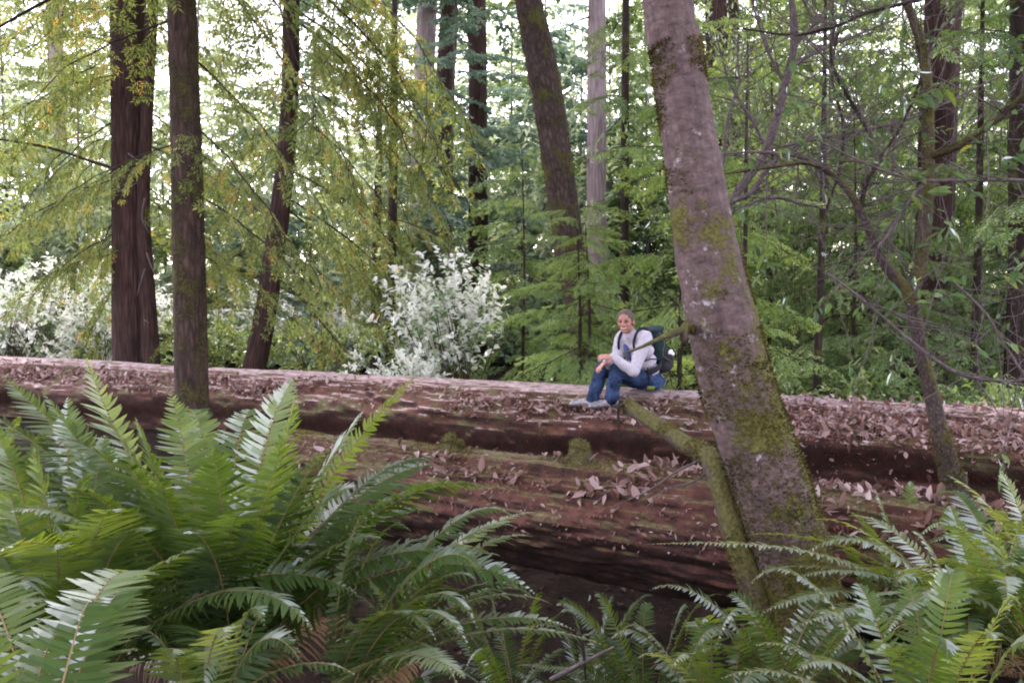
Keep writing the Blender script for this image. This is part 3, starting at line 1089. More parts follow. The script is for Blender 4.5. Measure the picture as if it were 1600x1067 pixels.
# --- right group
t15, C15, R15, B15 = simple_tree('redwood_tree', 'dark reddish trunk at the right behind the crooked sapling', 'tree',
                                 [(1474, 0, 54), (1466, 200, 55), (1456, 450, 56), (1452, 610, 60)], 15, 'redwood', 20, 80, bark_disp(.10, 16, .1, 25), 17,
                                 boughs=fan(2.6, 8, 12, 'conifer', 1.6, 2.8, .3, (.1, PI - .1)), crown=(8, 18, 3, 16, 51, 'conifer'))
simple_tree('conifer_tree', 'thin dark pole like stem in front of the dark thicket, left of the crooked sapling', 'tree',
            [(1287, 210, 9), (1284, 380, 11), (1276, 612, 14)], 13, 'dark_bark', 10, 50, bark_disp(.08, 22, .2, 26), 6.5, boughs=fan(3.2, 6, 6, 'conifer', .8, 1.5, .1))
simple_tree('conifer_tree', 'thin dark stem right of the dark reddish trunk', 'tree',
            [(1532, 200, 10), (1528, 400, 12), (1521, 625, 15)], 13.5, 'dark_bark', 10, 50, bark_disp(.08, 22, .2, 27), 7, boughs=fan(3.0, 6.5, 6, 'conifer', .8, 1.6, .1))
simple_tree('conifer_tree', 'twig thin dark stem close beside the right side of the big foreground trunk', 'tree',
            [(1166, 250, 6), (1164, 400, 7), (1160, 600, 9)], 12, 'dark_bark', 8, 40, None, 5, boughs=fan(2.6, 4.6, 5, 'conifer', .6, 1.2, .1))
simple_tree('conifer_tree', 'dark trunk cut by the right edge of the picture, hung with foliage', 'tree',
            [(1594, 0, 30), (1592, 350, 30), (1590, 620, 34)], 13, 'dark_bark', 14, 60, bark_disp(.09, 18, .2, 28), 15, boughs=fan(2.8, 7, 10, 'conifer', 1.2, 2.2, .2), crown=(7.5, 15, 2.6, 14, 52, 'conifer'))

# --- the big foreground trunk
BIGP = [(1040, -30, 74), (1054, 60, 77), (1068, 160, 80), (1086, 270, 87), (1104, 390, 98), (1128, 500, 110), (1154, 610, 116), (1184, 700, 118), (1214, 790, 122), (1238, 880, 128), (1258, 1000, 140)]
g, CB, RB = trunk_geo(BIGP, 4.2, 40, 220, bark_disp(.05, 22, .8, 31, .05), 10, True, 0, 1.15)
BB = np.array([CB[0][0], CB[0][1], float(gz(CB[0][0], CB[0][1]))])
big = thing('tanoak_tree', 'thick leaning grey brown trunk in the foreground with mossy lower half and pale lichen spots', 'tree', BB)
g.build('trunk', M['tanoak'], big)


def big_bias(p, n):
    return .42 * np.clip((1.55 - p[:, 2]) / 1.2, -1, 1) + .75 * np.exp(-((p[:, 2] - 2.75) / .16) ** 2) * (np.abs(n[:, 0]) > .25) + .55 * np.exp(-((p[:, 2] - 2.22) / .07) ** 2) * (n[:, 0] < -.3)


moss_tufts(big, CB, RB, 20000, .10, 4.2, (.008, .024), 3.0, big_bias)
cg, wd = crown_geo(6, 0, 4.6, 40, 61)  # crown out of view, made wide to shade the foreground
p, _ = at_height(CB, 7.0)
o = link('crown', cg.mesh('crown', M['shrub'], bk=False, smooth=False), big, p - BB)
# mossy side limb reaching out in front of the hiker
c, r = px_line([(1090, 512, 15), (1068, 515, 13), (1046, 523, 10), (1020, 534, 7), (995, 545, 4.5), (974, 552, 3)], [4.2, 4.08, 4.0, 3.96, 3.93, 3.9])
V, Q, bk = tube(spline(c, 40), np.interp(np.linspace(0, 1, 40), np.linspace(0, 1, 6), r), 10, lambda a, v, p: .25 * fbm(p * 60, 2))
g = Geo()
g.add(V, Q, .5, bk)
ob = g.build('branch', M['limb_moss'], big)
moss_tufts(ob, spline(c, 40), np.interp(np.linspace(0, 1, 40), np.linspace(0, 1, 6), r), 900, -.1, 9, (.005, .014), 6.0, lambda p, n: (p[:, 0] - .77) * 1.7)
# a short knob on the limb's root
c = spline([P(1075, 498, 4.08), P(1068, 520, 4.05), P(1070, 540, 4.08)], 10)
V, Q, bk = tube(c, [.006, .010, .014, .017, .018, .018, .017, .014, .010, .006], 10, lambda a, v, p: .3 * fbm(p * 50, 2))
g = Geo()
g.add(V, Q, .5, bk)
g.build('knob', M['limb_moss'], big)

# --- the crooked mossy snag leaning on the log
SN = [(1228, 1075, 54), (1205, 1000, 48), (1178, 915, 45), (1152, 840, 42), (1134, 775, 40), (1118, 726, 40), (1098, 708, 33), (1070, 692, 27), (1040, 672, 25), (1008, 652, 24), (982, 635, 25)]
SD = [4.12, 4.14, 4.17, 4.22, 4.3, 4.4, 4.55, 4.75, 5.0, 5.2, 5.35]
c, r = px_line(SN, SD)
zb = float(gz(c[0][0], c[0][1])) - .1
c = np.vstack([[c[0] + np.array([.1, 0, zb - c[0][2]])], c])
r = np.concatenate([[r[0] * 1.2], r])
cs = spline(c, 110)
rs = np.interp(np.linspace(0, 1, 110), np.linspace(0, 1, len(r)), r)
V, Q, bk = tube(cs, rs, 22, bark_disp(.10, 30, .6, 33, .08))
sb = np.array([c[0][0], c[0][1], zb + .1])
snag = thing('broken_sapling', 'bent moss covered stem beside the big trunk, broken off toward the seated hiker', 'tree', sb)
g = Geo()
g.add(V, Q, .5, bk)
g.build('trunk', M['limb_moss'], snag)
moss_tufts(snag, cs, rs, 5500, -.02, 9, (.006, .017), 5.0)
c, r = px_line([(968, 634, 7), (966, 655, 6), (968, 684, 3)], 5.3)
c0 = np.vstack([[P(985, 636, 5.35)], c])
V, Q, bk = tube(spline(c0, 14), np.linspace(.012, .004, 14), 6)
g = Geo()
g.add(V, Q, .5, bk)
g.build('hanging_twig', M['dark_twig'], snag)
for pts in ([(1110, 712), (1060, 735), (1015, 765), (960, 790)], [(1120, 722), (1085, 752), (1040, 765), (1010, 792)]):
    g = Geo()
    V, Q, bk = tube(spline([P(x, y, 4.5) for x, y in pts], 14), np.linspace(.007, .002, 14), 5)
    g.add(V, Q, .5, bk)
    g.build('bare_twig', M['bare_twig'], snag)


# --- crooked sapling on the right, with its bare branches and broad leaves
def branchlets(C, r, n, lo, hi, seed, depth=1, up=.2):
    """bare twigs off a centre line"""
    rg = np.random.default_rng(seed)
    out = []
    T = unit(np.gradient(C, axis=0))
    for k in range(n):
        i = rg.integers(2, len(C) - 1)
        d = unit(T[i] * .6 + rg.normal(0, .7, 3) * np.array([1, .6, 1]) + np.array([0, 0, up]))
        l = rg.uniform(lo, hi)
        m = 12
        u = np.linspace(0, 1, m)[:, None]
        cc = C[i] + d * l * u + np.cumsum(rg.normal(0, .012, (m, 3)), 0) * u
        rr = np.linspace(min(r[i] * .45, .006), .0012, m)
        out.append((cc, rr))
        if depth > 0 and l > .25:
            out += branchlets(cc, rr, rg.integers(1, 4), lo * .5, hi * .5, seed * 31 + k, depth - 1, up)
    return out


def sprig(g, p, d, n, L, spread=.6, seed=0, droop=.3):
    rg = np.random.default_rng(seed)
    D = unit(d + rg.normal(0, spread, (n, 3)) + np.array([0, 0, -droop]))
    base = p + d * np.linspace(-.5, .1, n)[:, None] * L * 1.6
    N = unit(np.array([0, 0, 1.0]) + rg.normal(0, .45, (n, 3)))
    N = unit(N - D * (N * D).sum(1, keepdims=True))
    LL = L * rg.uniform(.6, 1.15, n)
    V, Q = broad(base, D, N, LL, LL * rg.uniform(.34, .42, n), .10, .15)
    g.add(V, Q, np.repeat(np.clip(rg.normal(.45, .22, n), 0, 1), 2))


c14, r14 = px_line([(1494, 790, 46), (1484, 735, 38), (1470, 680, 33), (1452, 600, 26), (1436, 530, 25), (1420, 462, 24), (1378, 405, 18), (1347, 335, 14), (1318, 290, 12), (1268, 256, 9), (1200, 262, 7), (1132, 272, 4)], 6.4)
r14 = r14 * .86
zb = float(gz(c14[0][0], c14[0][1])) - .1
c14 = np.vstack([[c14[0] + np.array([.05, 0, zb - c14[0][2]])], c14])
r14 = np.concatenate([[r14[0] * 1.2], r14])
cs = spline(c14, 120)
rs = np.interp(np.linspace(0, 1, 120), np.linspace(0, 1, len(r14)), r14)
V, Q, bk = tube(cs, rs, 16, bark_disp(.08, 30, .6, 41, .06))
sap = thing('crooked_sapling', 'crooked thin tree at the right with mossy foot, twisting branches and broad shiny leaves', 'tree', (c14[0][0], c14[0][1], zb + .1))
g = Geo()
g.add(V, Q, .5, bk)
g.build('trunk', M['sap_bark'], sap)
moss_tufts(sap, cs[:52], rs[:52], 3500, -.2, .95, (.008, .022), 4.0, lambda p, n: (.75 - p[:, 2]) * 2)
BR = [([(1424, 470, 20), (1440, 400, 21), (1449, 300, 20), (1450, 200, 18), (1446, 110, 17), (1432, 45, 15), (1408, -15, 11)], 6.4, 'limb_moss'),
      ([(1446, 245, 12), (1490, 232, 11), (1540, 200, 10), (1590, 158, 9), (1650, 110, 7)], [6.4, 6.3, 6.2, 6.1, 6.0], 'limb_moss'),
      ([(1345, 330, 9), (1352, 290, 8), (1368, 262, 7), (1400, 210, 6), (1425, 160, 5), (1445, 105, 4)], 6.4, 'dark_twig'),
      ([(1362, 215, 6), (1330, 160, 6), (1300, 100, 6), (1302, 40, 5), (1298, -20, 4)], 6.6, 'dark_twig'),
      ([(1440, 0, 5), (1395, 10, 6), (1350, 22, 6), (1310, 40, 5), (1240, 55, 4), (1160, 45, 3)], 6.3, 'dark_twig'),
      ([(1650, 285, 6), (1560, 281, 6), (1450, 282, 5), (1390, 270, 4), (1330, 245, 3), (1270, 215, 2)], 6.1, 'bare_twig'),
      ([(1440, 290, 6), (1410, 330, 6), (1385, 370, 5), (1365, 395, 4)], 6.2, 'bare_twig'),
      ([(1290, 425, 3), (1350, 470, 4), (1420, 530, 5), (1490, 580, 6), (1560, 595, 5), (1620, 590, 4)], 6.0, 'bare_twig'),
      ([(1490, 440, 4), (1540, 490, 4), (1570, 540, 4), (1610, 600, 4)], 6.0, 'bare_twig'),
      ([(1290, 330, 4), (1310, 270, 5), (1318, 200, 5), (1300, 120, 4), (1310, 50, 4), (1330, -20, 3)], 6.9, 'dark_twig'),
      ([(1130, 240, 3), (1190, 238, 5), (1250, 245, 6), (1290, 262, 7)], 6.5, 'bare_twig'),
      ([(1205, 232, 4), (1290, 215, 5), (1390, 195, 5), (1460, 170, 4), (1560, 120, 3)], 6.9, 'bare_twig')]
lv = Geo()
for bi, (pts, d, mt) in enumerate(BR):
    c, r = px_line(pts, d)
    cs_ = spline(c, 50)
    rs_ = np.interp(np.linspace(0, 1, 50), np.linspace(0, 1, len(r)), r)
    V, Q, bk = tube(cs_, rs_, 9, bark_disp(.15, 40, .6, 43 + bi, .05))
    g = Geo()
    g.add(V, Q, .5, bk)
    tw = branchlets(cs_, rs_, 26, .15, .9, 500 + bi, 1)
    ob = g.build('branch', M[mt], sap)
    if mt == 'limb_moss':
        moss_tufts(ob, cs_, rs_, 1500, -.25, 9, (.006, .018), 5.0)
    g = Geo()
    for q, (cc, rr) in enumerate(tw):
        V, Q, bk = tube(cc, rr, 4)
        g.add(V, Q, .5, bk)
        if q % 6 == 0:
            sprig(lv, cc[-1], unit(cc[-1] - cc[-3]), rng.integers(2, 5), .09, .7, 900 + bi * 50 + q)
    tg = g.build('twigs', M['bare_twig'], ob, world_of(sap))
    tg['kind'] = 'stuff'
for (x, y, d, n, L, dx) in ((1390, 465, 6.0, 5, .13, -.6), (1442, 272, 6.0, 4, .12, .5), (1452, 300, 6.1, 5, .12, .6), (1410, 315, 6.2, 5, .12, -.3), (1475, 375, 6.0, 5, .12, .9),
                            (1500, 430, 6.1, 4, .11, .7), (1440, 150, 6.3, 5, .12, .4), (1470, 140, 6.2, 4, .12, .8), (1185, 400, 6.3, 6, .12, -.3), (1210, 410, 6.2, 4, .12, .5),
                            (1180, 425, 6.2, 4, .12, -.4), (1360, 220, 6.5, 4, .11, .3), (1540, 205, 6.1, 5, .11, .4), (1570, 260, 6.0, 5, .12, .6), (1590, 240, 5.9, 5, .12, .2),
                            (1560, 25, 6.1, 6, .12, .5), (1590, 60, 6.0, 5, .12, .2), (1500, 50, 6.3, 5, .11, .5), (1530, 300, 6.0, 4, .11, .3), (1480, 460, 6.2, 4, .1, .6), (1440, 470, 6.2, 3, .1, .4),
                            (1310, 250, 6.4, 4, .1, -.4), (1260, 230, 6.4, 4, .1, -.4), (1400, 110, 6.3, 4, .1, -.4), (1330, 130, 6.5, 4, .1, .4), (1230, 90, 6.4, 4, .1, -.4), (1590, 420, 5.9, 6, .13, .1), (1575, 380, 6, 4, .12, -.3)):
    sprig(lv, P(x, y, d), unit(np.array([dx, -.3, .1])), n, L * 1.1, .55, int(x * 7 + y))
lv.build('foliage', M['broad'], sap, bk=False, smooth=False)

# pale dead branching tree behind the big trunk
c, r = px_line([(1236, -20, 9), (1240, 70, 11), (1232, 110, 12), (1215, 180, 14), (1195, 240, 14), (1160, 290, 13), (1135, 330, 13), (1115, 400, 14), (1128, 520, 15), (1165, 620, 16), (1200, 730, 16)], 7.6)
c, r = c[::-1], r[::-1]
zb = float(gz(c[0][0], c[0][1])) - .1
c = np.vstack([[c[0] + np.array([0, 0, zb - c[0][2]])], c])
r = np.concatenate([[r[0] * 1.2], r])
cs = spline(c, 90)
rs = np.interp(np.linspace(0, 1, 90), np.linspace(0, 1, len(r)), r)
dead = thing('dead_tree', 'pale leafless forking tree growing up behind the big foreground trunk', 'tree', (c[0][0], c[0][1], zb + .1))
g = Geo()
V, Q, bk = tube(cs, rs, 12, bark_disp(.1, 40, .5, 47))
g.add(V, Q, .5, bk)
g.build('trunk', M['bare_twig'], dead)
for bi, (pts, d) in enumerate((([(1215, 180, 8), (1235, 110, 7), (1290, 75, 6), (1340, 55, 4), (1400, 30, 3)], 7.5), ([(1145, 315, 8), (1175, 300, 8), (1200, 262, 8), (1240, 230, 6), (1300, 205, 4)], 7.4),
                               ([(1225, 130, 6), (1200, 80, 5), (1180, 20, 4), (1170, -30, 3)], 7.6), ([(1120, 370, 6), (1135, 200, 5), (1155, 130, 4), (1150, 120, 3)], 7.5),
                               ([(1240, 70, 6), (1270, 40, 5), (1255, 0, 4), (1250, -30, 3)], 7.6), ([(1200, 235, 5), (1170, 180, 5), (1140, 130, 4), (1120, 60, 3)], 7.8),
                               ([(1130, 340, 6), (1200, 310, 5), (1260, 320, 4), (1300, 330, 2)], 7.7))):
    c, r = px_line(pts, d)
    cs_ = spline(c, 40)
    rs_ = np.interp(np.linspace(0, 1, 40), np.linspace(0, 1, len(r)), r)
    V, Q, bk = tube(cs_, rs_, 7, bark_disp(.15, 40, .6, 83 + bi))
    g = Geo()
    g.add(V, Q, .5, bk)
    ob = g.build('branch', M['bare_twig'], dead)
    g = Geo()
    for cc, rr in branchlets(cs_, rs_, 18, .2, .9, 700 + bi, 1):
        V, Q, bk = tube(cc, rr, 4)
        g.add(V, Q, .5, bk)
    tg = g.build('twigs', M['bare_twig'], ob, world_of(dead))
    tg['kind'] = 'stuff'


# ------------------------------------------------------------------ young conifers and background trees
def young(name, label, px, d, h, key, nb, l0, l1, pitch=.1, az=(0, 2 * PI), z0=.5, wr=.035, mat='dark_bark', group=None, up=1.0):
    x = (px - 800) * d / F
    z = float(gz(x, d))
    base = np.array([x, d, z])
    t = thing(name, label, 'tree', base, group)
    C = spline([base - [0, 0, .1], base + [.05, 0, h * .5], base + [0, .05, h]], 30)
    V, Q, bk = tube(C, np.linspace(wr, wr * .15, 30), 8, bark_disp(.1, 20, .3, px))
    g = Geo()
    g.add(V, Q, .5, bk)
    g.build('trunk', M[mat], t)
    for k in range(nb):
        f = (k + random.random()) / nb
        zz = z0 + (h - z0) * f
        p = np.array([base[0], base[1], base[2] + zz])
        add_bough(t, base, p, random.uniform(*az), key, (l0 + (l1 - l0) * (1 - f)) * random.uniform(.75, 1.1), pitch + random.uniform(-.15, .15) - .2 * f)
    return t


young('hemlock_sapling', 'bright light green feathery young hemlock right behind the seated hiker, left of the big trunk', 1060, 12.3, 6.5, 'hemlock', 34, .6, 2.1, .05, z0=.3)
young('hemlock_sapling', 'light green drooping young hemlock low behind the log, left of the hiker', 900, 12.4, 2.9, 'hemlock', 30, .6, 1.5, .1, z0=.1)
young('hemlock_sapling', 'bushy light green young hemlock hiding the foot of the mossy leaning trunk', 915, 12.2, 2.6, 'hemlock', 24, .5, 1.3, .3, z0=.3)
young('hemlock_sapling', 'light green young hemlock in the sunny gap, right of the big trunk', 1200, 16, 7, 'hemlock', 30, .8, 2.2, .1)
young('conifer_sapling', 'dark thick young conifer filling the gap between the big trunk and the crooked sapling', 1330, 14.5, 5, 'conifer', 34, .8, 2.2, .15, z0=.2)
young('conifer_sapling', 'dark young conifer low behind the log, under the dark reddish trunk', 1420, 13, 2.6, 'conifer', 22, .6, 1.6, .15, z0=.1)
young('conifer_sapling', 'dark young conifer behind the log at the far right edge', 1570, 14.2, 4.5, 'conifer', 28, .7, 2.0, .15, z0=.2)
young('conifer_sapling', 'dusky green conifer standing behind the white shrub and the mossy leaning trunk', 815, 18, 4.6, 'conifer', 36, .8, 2.2, .12, z0=.2)

# crowns of trees further back, four shapes shared
CR = {}
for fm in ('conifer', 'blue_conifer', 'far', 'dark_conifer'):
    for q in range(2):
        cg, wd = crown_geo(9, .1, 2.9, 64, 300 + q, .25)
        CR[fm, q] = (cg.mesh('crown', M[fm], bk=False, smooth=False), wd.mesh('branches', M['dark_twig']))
trunk_me = None


def back_tree(px, d, s, fm, q, label, group, tmat='dark_bark'):
    global trunk_me
    x = (px - 800) * d / F
    z = float(gz(x, d))
    t = thing('conifer_tree', label, 'tree', (x, d, z), group)
    if trunk_me is None:
        C = spline([(0, 0, -.3), (.05, .03, 4), (0, 0, 10.2)], 24)
        V, Q, bk = tube(C, np.linspace(.055, .01, 24), 9, bark_disp(.1, 16, .2, 3))
        g = Geo()
        g.add(V, Q, .5, bk)
        trunk_me = g.mesh('trunk', M['haze_bark'])
    link('trunk', trunk_me, t)
    c, w = CR[fm, q]
    o = link('crown', c, t)
    b = link('branches', w, o)
    b['kind'] = 'stuff'
    t.scale = (s * random.uniform(.85, 1.15), s * random.uniform(.85, 1.15), s)
    t.rotation_euler = (random.uniform(-.03, .03), random.uniform(-.03, .03), random.uniform(0, 6.28))
    return t


G1 = ('pale sunlit conifer in the hazy woods far behind on the left', 'pale conifers far back on the left')
G2 = ('bluish green conifer in the woods behind the white shrub', 'bluish conifers in the middle of the woods')
G3 = ('green conifer in the denser woods behind the bare branches on the right', 'green conifers behind on the right')
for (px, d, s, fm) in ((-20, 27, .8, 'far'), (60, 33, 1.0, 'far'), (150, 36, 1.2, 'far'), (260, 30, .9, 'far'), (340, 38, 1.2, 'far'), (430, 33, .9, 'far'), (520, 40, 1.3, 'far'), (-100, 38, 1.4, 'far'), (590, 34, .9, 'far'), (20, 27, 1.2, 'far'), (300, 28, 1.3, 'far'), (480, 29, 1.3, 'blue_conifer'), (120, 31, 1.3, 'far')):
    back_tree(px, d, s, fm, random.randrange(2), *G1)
for (px, d, s, fm) in ((640, 42, 1.4, 'far'), (720, 34, .8, 'blue_conifer'), (790, 30, .75, 'blue_conifer'), (850, 26, .8, 'blue_conifer'), (900, 34, 1.2, 'blue_conifer'), (770, 44, 1.6, 'far'), (700, 25, 1.15, 'blue_conifer'), (800, 36, 1.5, 'conifer'), (860, 31, 1.4, 'blue_conifer'), (960, 30, 1.1, 'blue_conifer')):
    back_tree(px, d, s, fm, random.randrange(2), *G2)
for (px, d, s, fm) in ((1010, 27, 1.1, 'conifer'), (1080, 23, 1.0, 'conifer'), (1160, 28, 1.2, 'conifer'), (1220, 22, .9, 'conifer'), (1300, 26, 1.2, 'conifer'), (1360, 21, .8, 'conifer'), (1400, 30, 1.3, 'conifer'),
                       (1500, 24, 1.1, 'conifer'), (1560, 19, .8, 'conifer'), (1620, 26, 1.2, 'conifer'), (1680, 20, 1, 'conifer'), (1250, 36, 1.5, 'far'), (1450, 38, 1.5, 'far'), (1050, 38, 1.4, 'far')):
    back_tree(px, d, s, fm, random.randrange(2), *G3)


# ------------------------------------------------------------------ shrubs
def shrub_geo(seed, w, h, tips, n, L, ratio=.4, loose=.75):
    global rng
    keep = rng
    rng = np.random.default_rng(seed)
    wood, fol = Geo(), Geo()
    lobes = rnd(5) * np.array([w * .25, w * .25, h * .12]) + np.array([0, 0, h * .58])
    for k in range(tips):
        lo = lobes[rng.integers(0, 5)]
        q = unit(rng.normal(0, 1, 3)) * rng.uniform(.45, 1.05) * np.array([w * .36, w * .36, h * .38])
        tip = lo + q
        tip[2] = max(tip[2], .08)
        root = np.array([rng.normal(0, .08 * w), rng.normal(0, .08 * w), 0])
        mid = root * .4 + tip * .6 + np.array([0, 0, h * .1]) + rnd(1, .05 * w)[0]
        C = spline([root, mid, tip], 9)
        V, Q, bk = tube(C, np.linspace(.007, .002, 9) * min(max(.6, h), 1.6), 4)
        if k % (14 if h > 4 else 4) == 0:
            wood.add(V, Q, .5, bk)
        d = unit(tip - mid)
        b = tip - d * np.linspace(0, .35 * w * .5, n)[:, None]
        D = unit(d * (.75 / loose) + rnd(n, .75) * np.array([1, 1, .7]))
        N = unit(np.array([0, 0, 1.0]) + rnd(n, .5))
        N = unit(N - D * (N * D).sum(1, keepdims=True))
        LL = L * rng.uniform(.6, 1.2, n)
        V, Q = broad(b, D, N, LL, LL * ratio, .12, .12)
        fol.add(V, Q, np.repeat(np.clip(rng.normal(.45, .2) + rng.normal(0, .17, n), 0, 1), 2))
    rng = keep
    return wood, fol


def shrub(px, d, w, h, tips, n, L, mat, label, seed, name='shrub', group=None, ratio=.4, loose=.75):
    x = (px - 800) * d / F
    base = np.array([x, d, float(gz(x, d)) - .02])
    wd, fo = shrub_geo(seed, w, h, tips, n, L, ratio, loose)
    t = thing(name, label, 'shrub', base, group)
    link('stems', wd.mesh('stems', M['stem']), t)['kind'] = 'stuff'
    link('foliage', fo.mesh('foliage', M[mat], bk=False, smooth=False), t)
    return t


shrub(712, 15.0, 2.2, 2.6, 210, 13, .12, 'sunlit_leaf', 'bright white sunlit shrub standing behind the log, right of the thin stems', 1, 'white_shrub', None, .5, 3.0)
shrub(655, 14.2, 1.4, 1.0, 120, 16, .095, 'sunlit_leaf', 'low white sunlit bush at the foot of the tall white shrub', 2, 'white_shrub')
shrub(40, 21, 3.2, 2.6, 300, 18, .13, 'sunlit_leaf', 'glaring white bush behind the log at the left edge', 3, 'white_shrub')
shrub(140, 20, 2.2, 2.1, 180, 18, .13, 'sunlit_leaf', 'glaring white bush just left of the dark furrowed redwood', 4, 'white_shrub')
shrub(800, 13.2, 1.2, .55, 101, 12, .08, 'shrub', 'low pale green bush behind the log below the dusky conifer', 5)
shrub(880, 13.0, 1.4, .8, 132, 12, .08, 'shrub', 'green bush behind the log just left of the hiker', 6)
shrub(1050, 12.2, 1.2, .7, 110, 12, .08, 'shrub', 'green bush behind the backpack', 7)
shrub(500, 19, 2.2, 1.5, 154, 14, .11, 'shrub', 'yellow green bush behind the log, right of the curved trunk', 8)
shrub(320, 19, 2.2, 1.4, 154, 14, .11, 'shrub', 'yellow green bush behind the log between two trunks', 9)
shrub(1180, 13.5, 1.6, 1.0, 132, 12, .09, 'shrub', 'green bush behind the log just right of the big trunk', 10)
shrub(1370, 12.5, 1.8, .9, 154, 12, .09, 'shrub', 'green bush behind the log left of the dark reddish trunk', 11)
shrub(1560, 11.6, 1.6, .9, 132, 12, .09, 'shrub', 'green bush behind the log at the right edge', 12)
shrub(1000, 19, 3.2, 2.2, 198, 14, .13, 'shrub', 'tall green bush in the gap behind the hiker', 13)
shrub(560, 24, 3.4, 2.0, 180, 18, .15, 'sunlit_leaf', 'pale blurred bush far behind between the thin stems', 14, 'white_shrub')
shrub(1280, 18, 3.2, 2.4, 198, 14, .13, 'shrub', 'tall green bush behind the thin pole like stem', 15)

for px, d, w, h, n, L, mt, lab, sd in ((1260, 15.5, 4.2, 6.5, 330, .12, 'shrub', 'tall loose leafy understory tree behind the pale dead forking tree', 31), (1400, 20, 4.5, 7.5, 330, .13, 'shrub', 'tall loose leafy understory tree behind the dark reddish trunk', 32),
                                      (1690, 12.5, 3.0, 6.2, 260, .11, 'broad', 'tall dark leafy understory tree at the right edge', 33), (1120, 19, 4.5, 8, 330, .14, 'shrub', 'tall pale leafy understory tree behind the top of the big trunk', 34),
                                      (560, 27, 6, 7, 320, .20, 'far', 'pale loose leafy tree in the haze between the thin stems', 35), (130, 26, 6, 7, 320, .20, 'far', 'pale loose leafy tree in the haze left of the dark furrowed redwood', 36),
                                      (780, 25, 5, 7, 320, .18, 'far', 'pale loose leafy tree in the haze behind the mossy leaning trunk', 37)):
    shrub(px, d, w, h, n, 14, L, mt, lab, sd, 'understory_tree').__setitem__('category', 'tree')

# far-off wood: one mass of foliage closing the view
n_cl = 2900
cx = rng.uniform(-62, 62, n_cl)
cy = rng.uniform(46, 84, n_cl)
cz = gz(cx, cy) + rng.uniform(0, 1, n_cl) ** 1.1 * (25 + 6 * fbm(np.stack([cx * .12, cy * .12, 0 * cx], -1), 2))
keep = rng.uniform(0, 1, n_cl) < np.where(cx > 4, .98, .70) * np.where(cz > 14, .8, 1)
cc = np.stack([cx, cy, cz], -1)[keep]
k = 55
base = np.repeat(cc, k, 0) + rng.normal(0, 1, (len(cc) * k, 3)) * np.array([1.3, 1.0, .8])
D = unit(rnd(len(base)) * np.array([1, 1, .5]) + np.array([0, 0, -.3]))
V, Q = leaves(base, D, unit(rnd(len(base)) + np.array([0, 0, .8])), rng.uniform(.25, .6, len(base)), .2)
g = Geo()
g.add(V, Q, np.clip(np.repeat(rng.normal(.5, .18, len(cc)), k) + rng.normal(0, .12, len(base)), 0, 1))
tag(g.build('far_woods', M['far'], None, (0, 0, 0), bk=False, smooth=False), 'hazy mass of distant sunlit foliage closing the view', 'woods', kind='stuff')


# ------------------------------------------------------------------ ferns
def bez(p0, p1, p2, p3, n):
    t = np.linspace(0, 1, n)[:, None]
    return p0 * (1 - t) ** 3 + 3 * p1 * t * (1 - t) ** 2 + 3 * p2 * t * t * (1 - t) + p3 * t ** 3


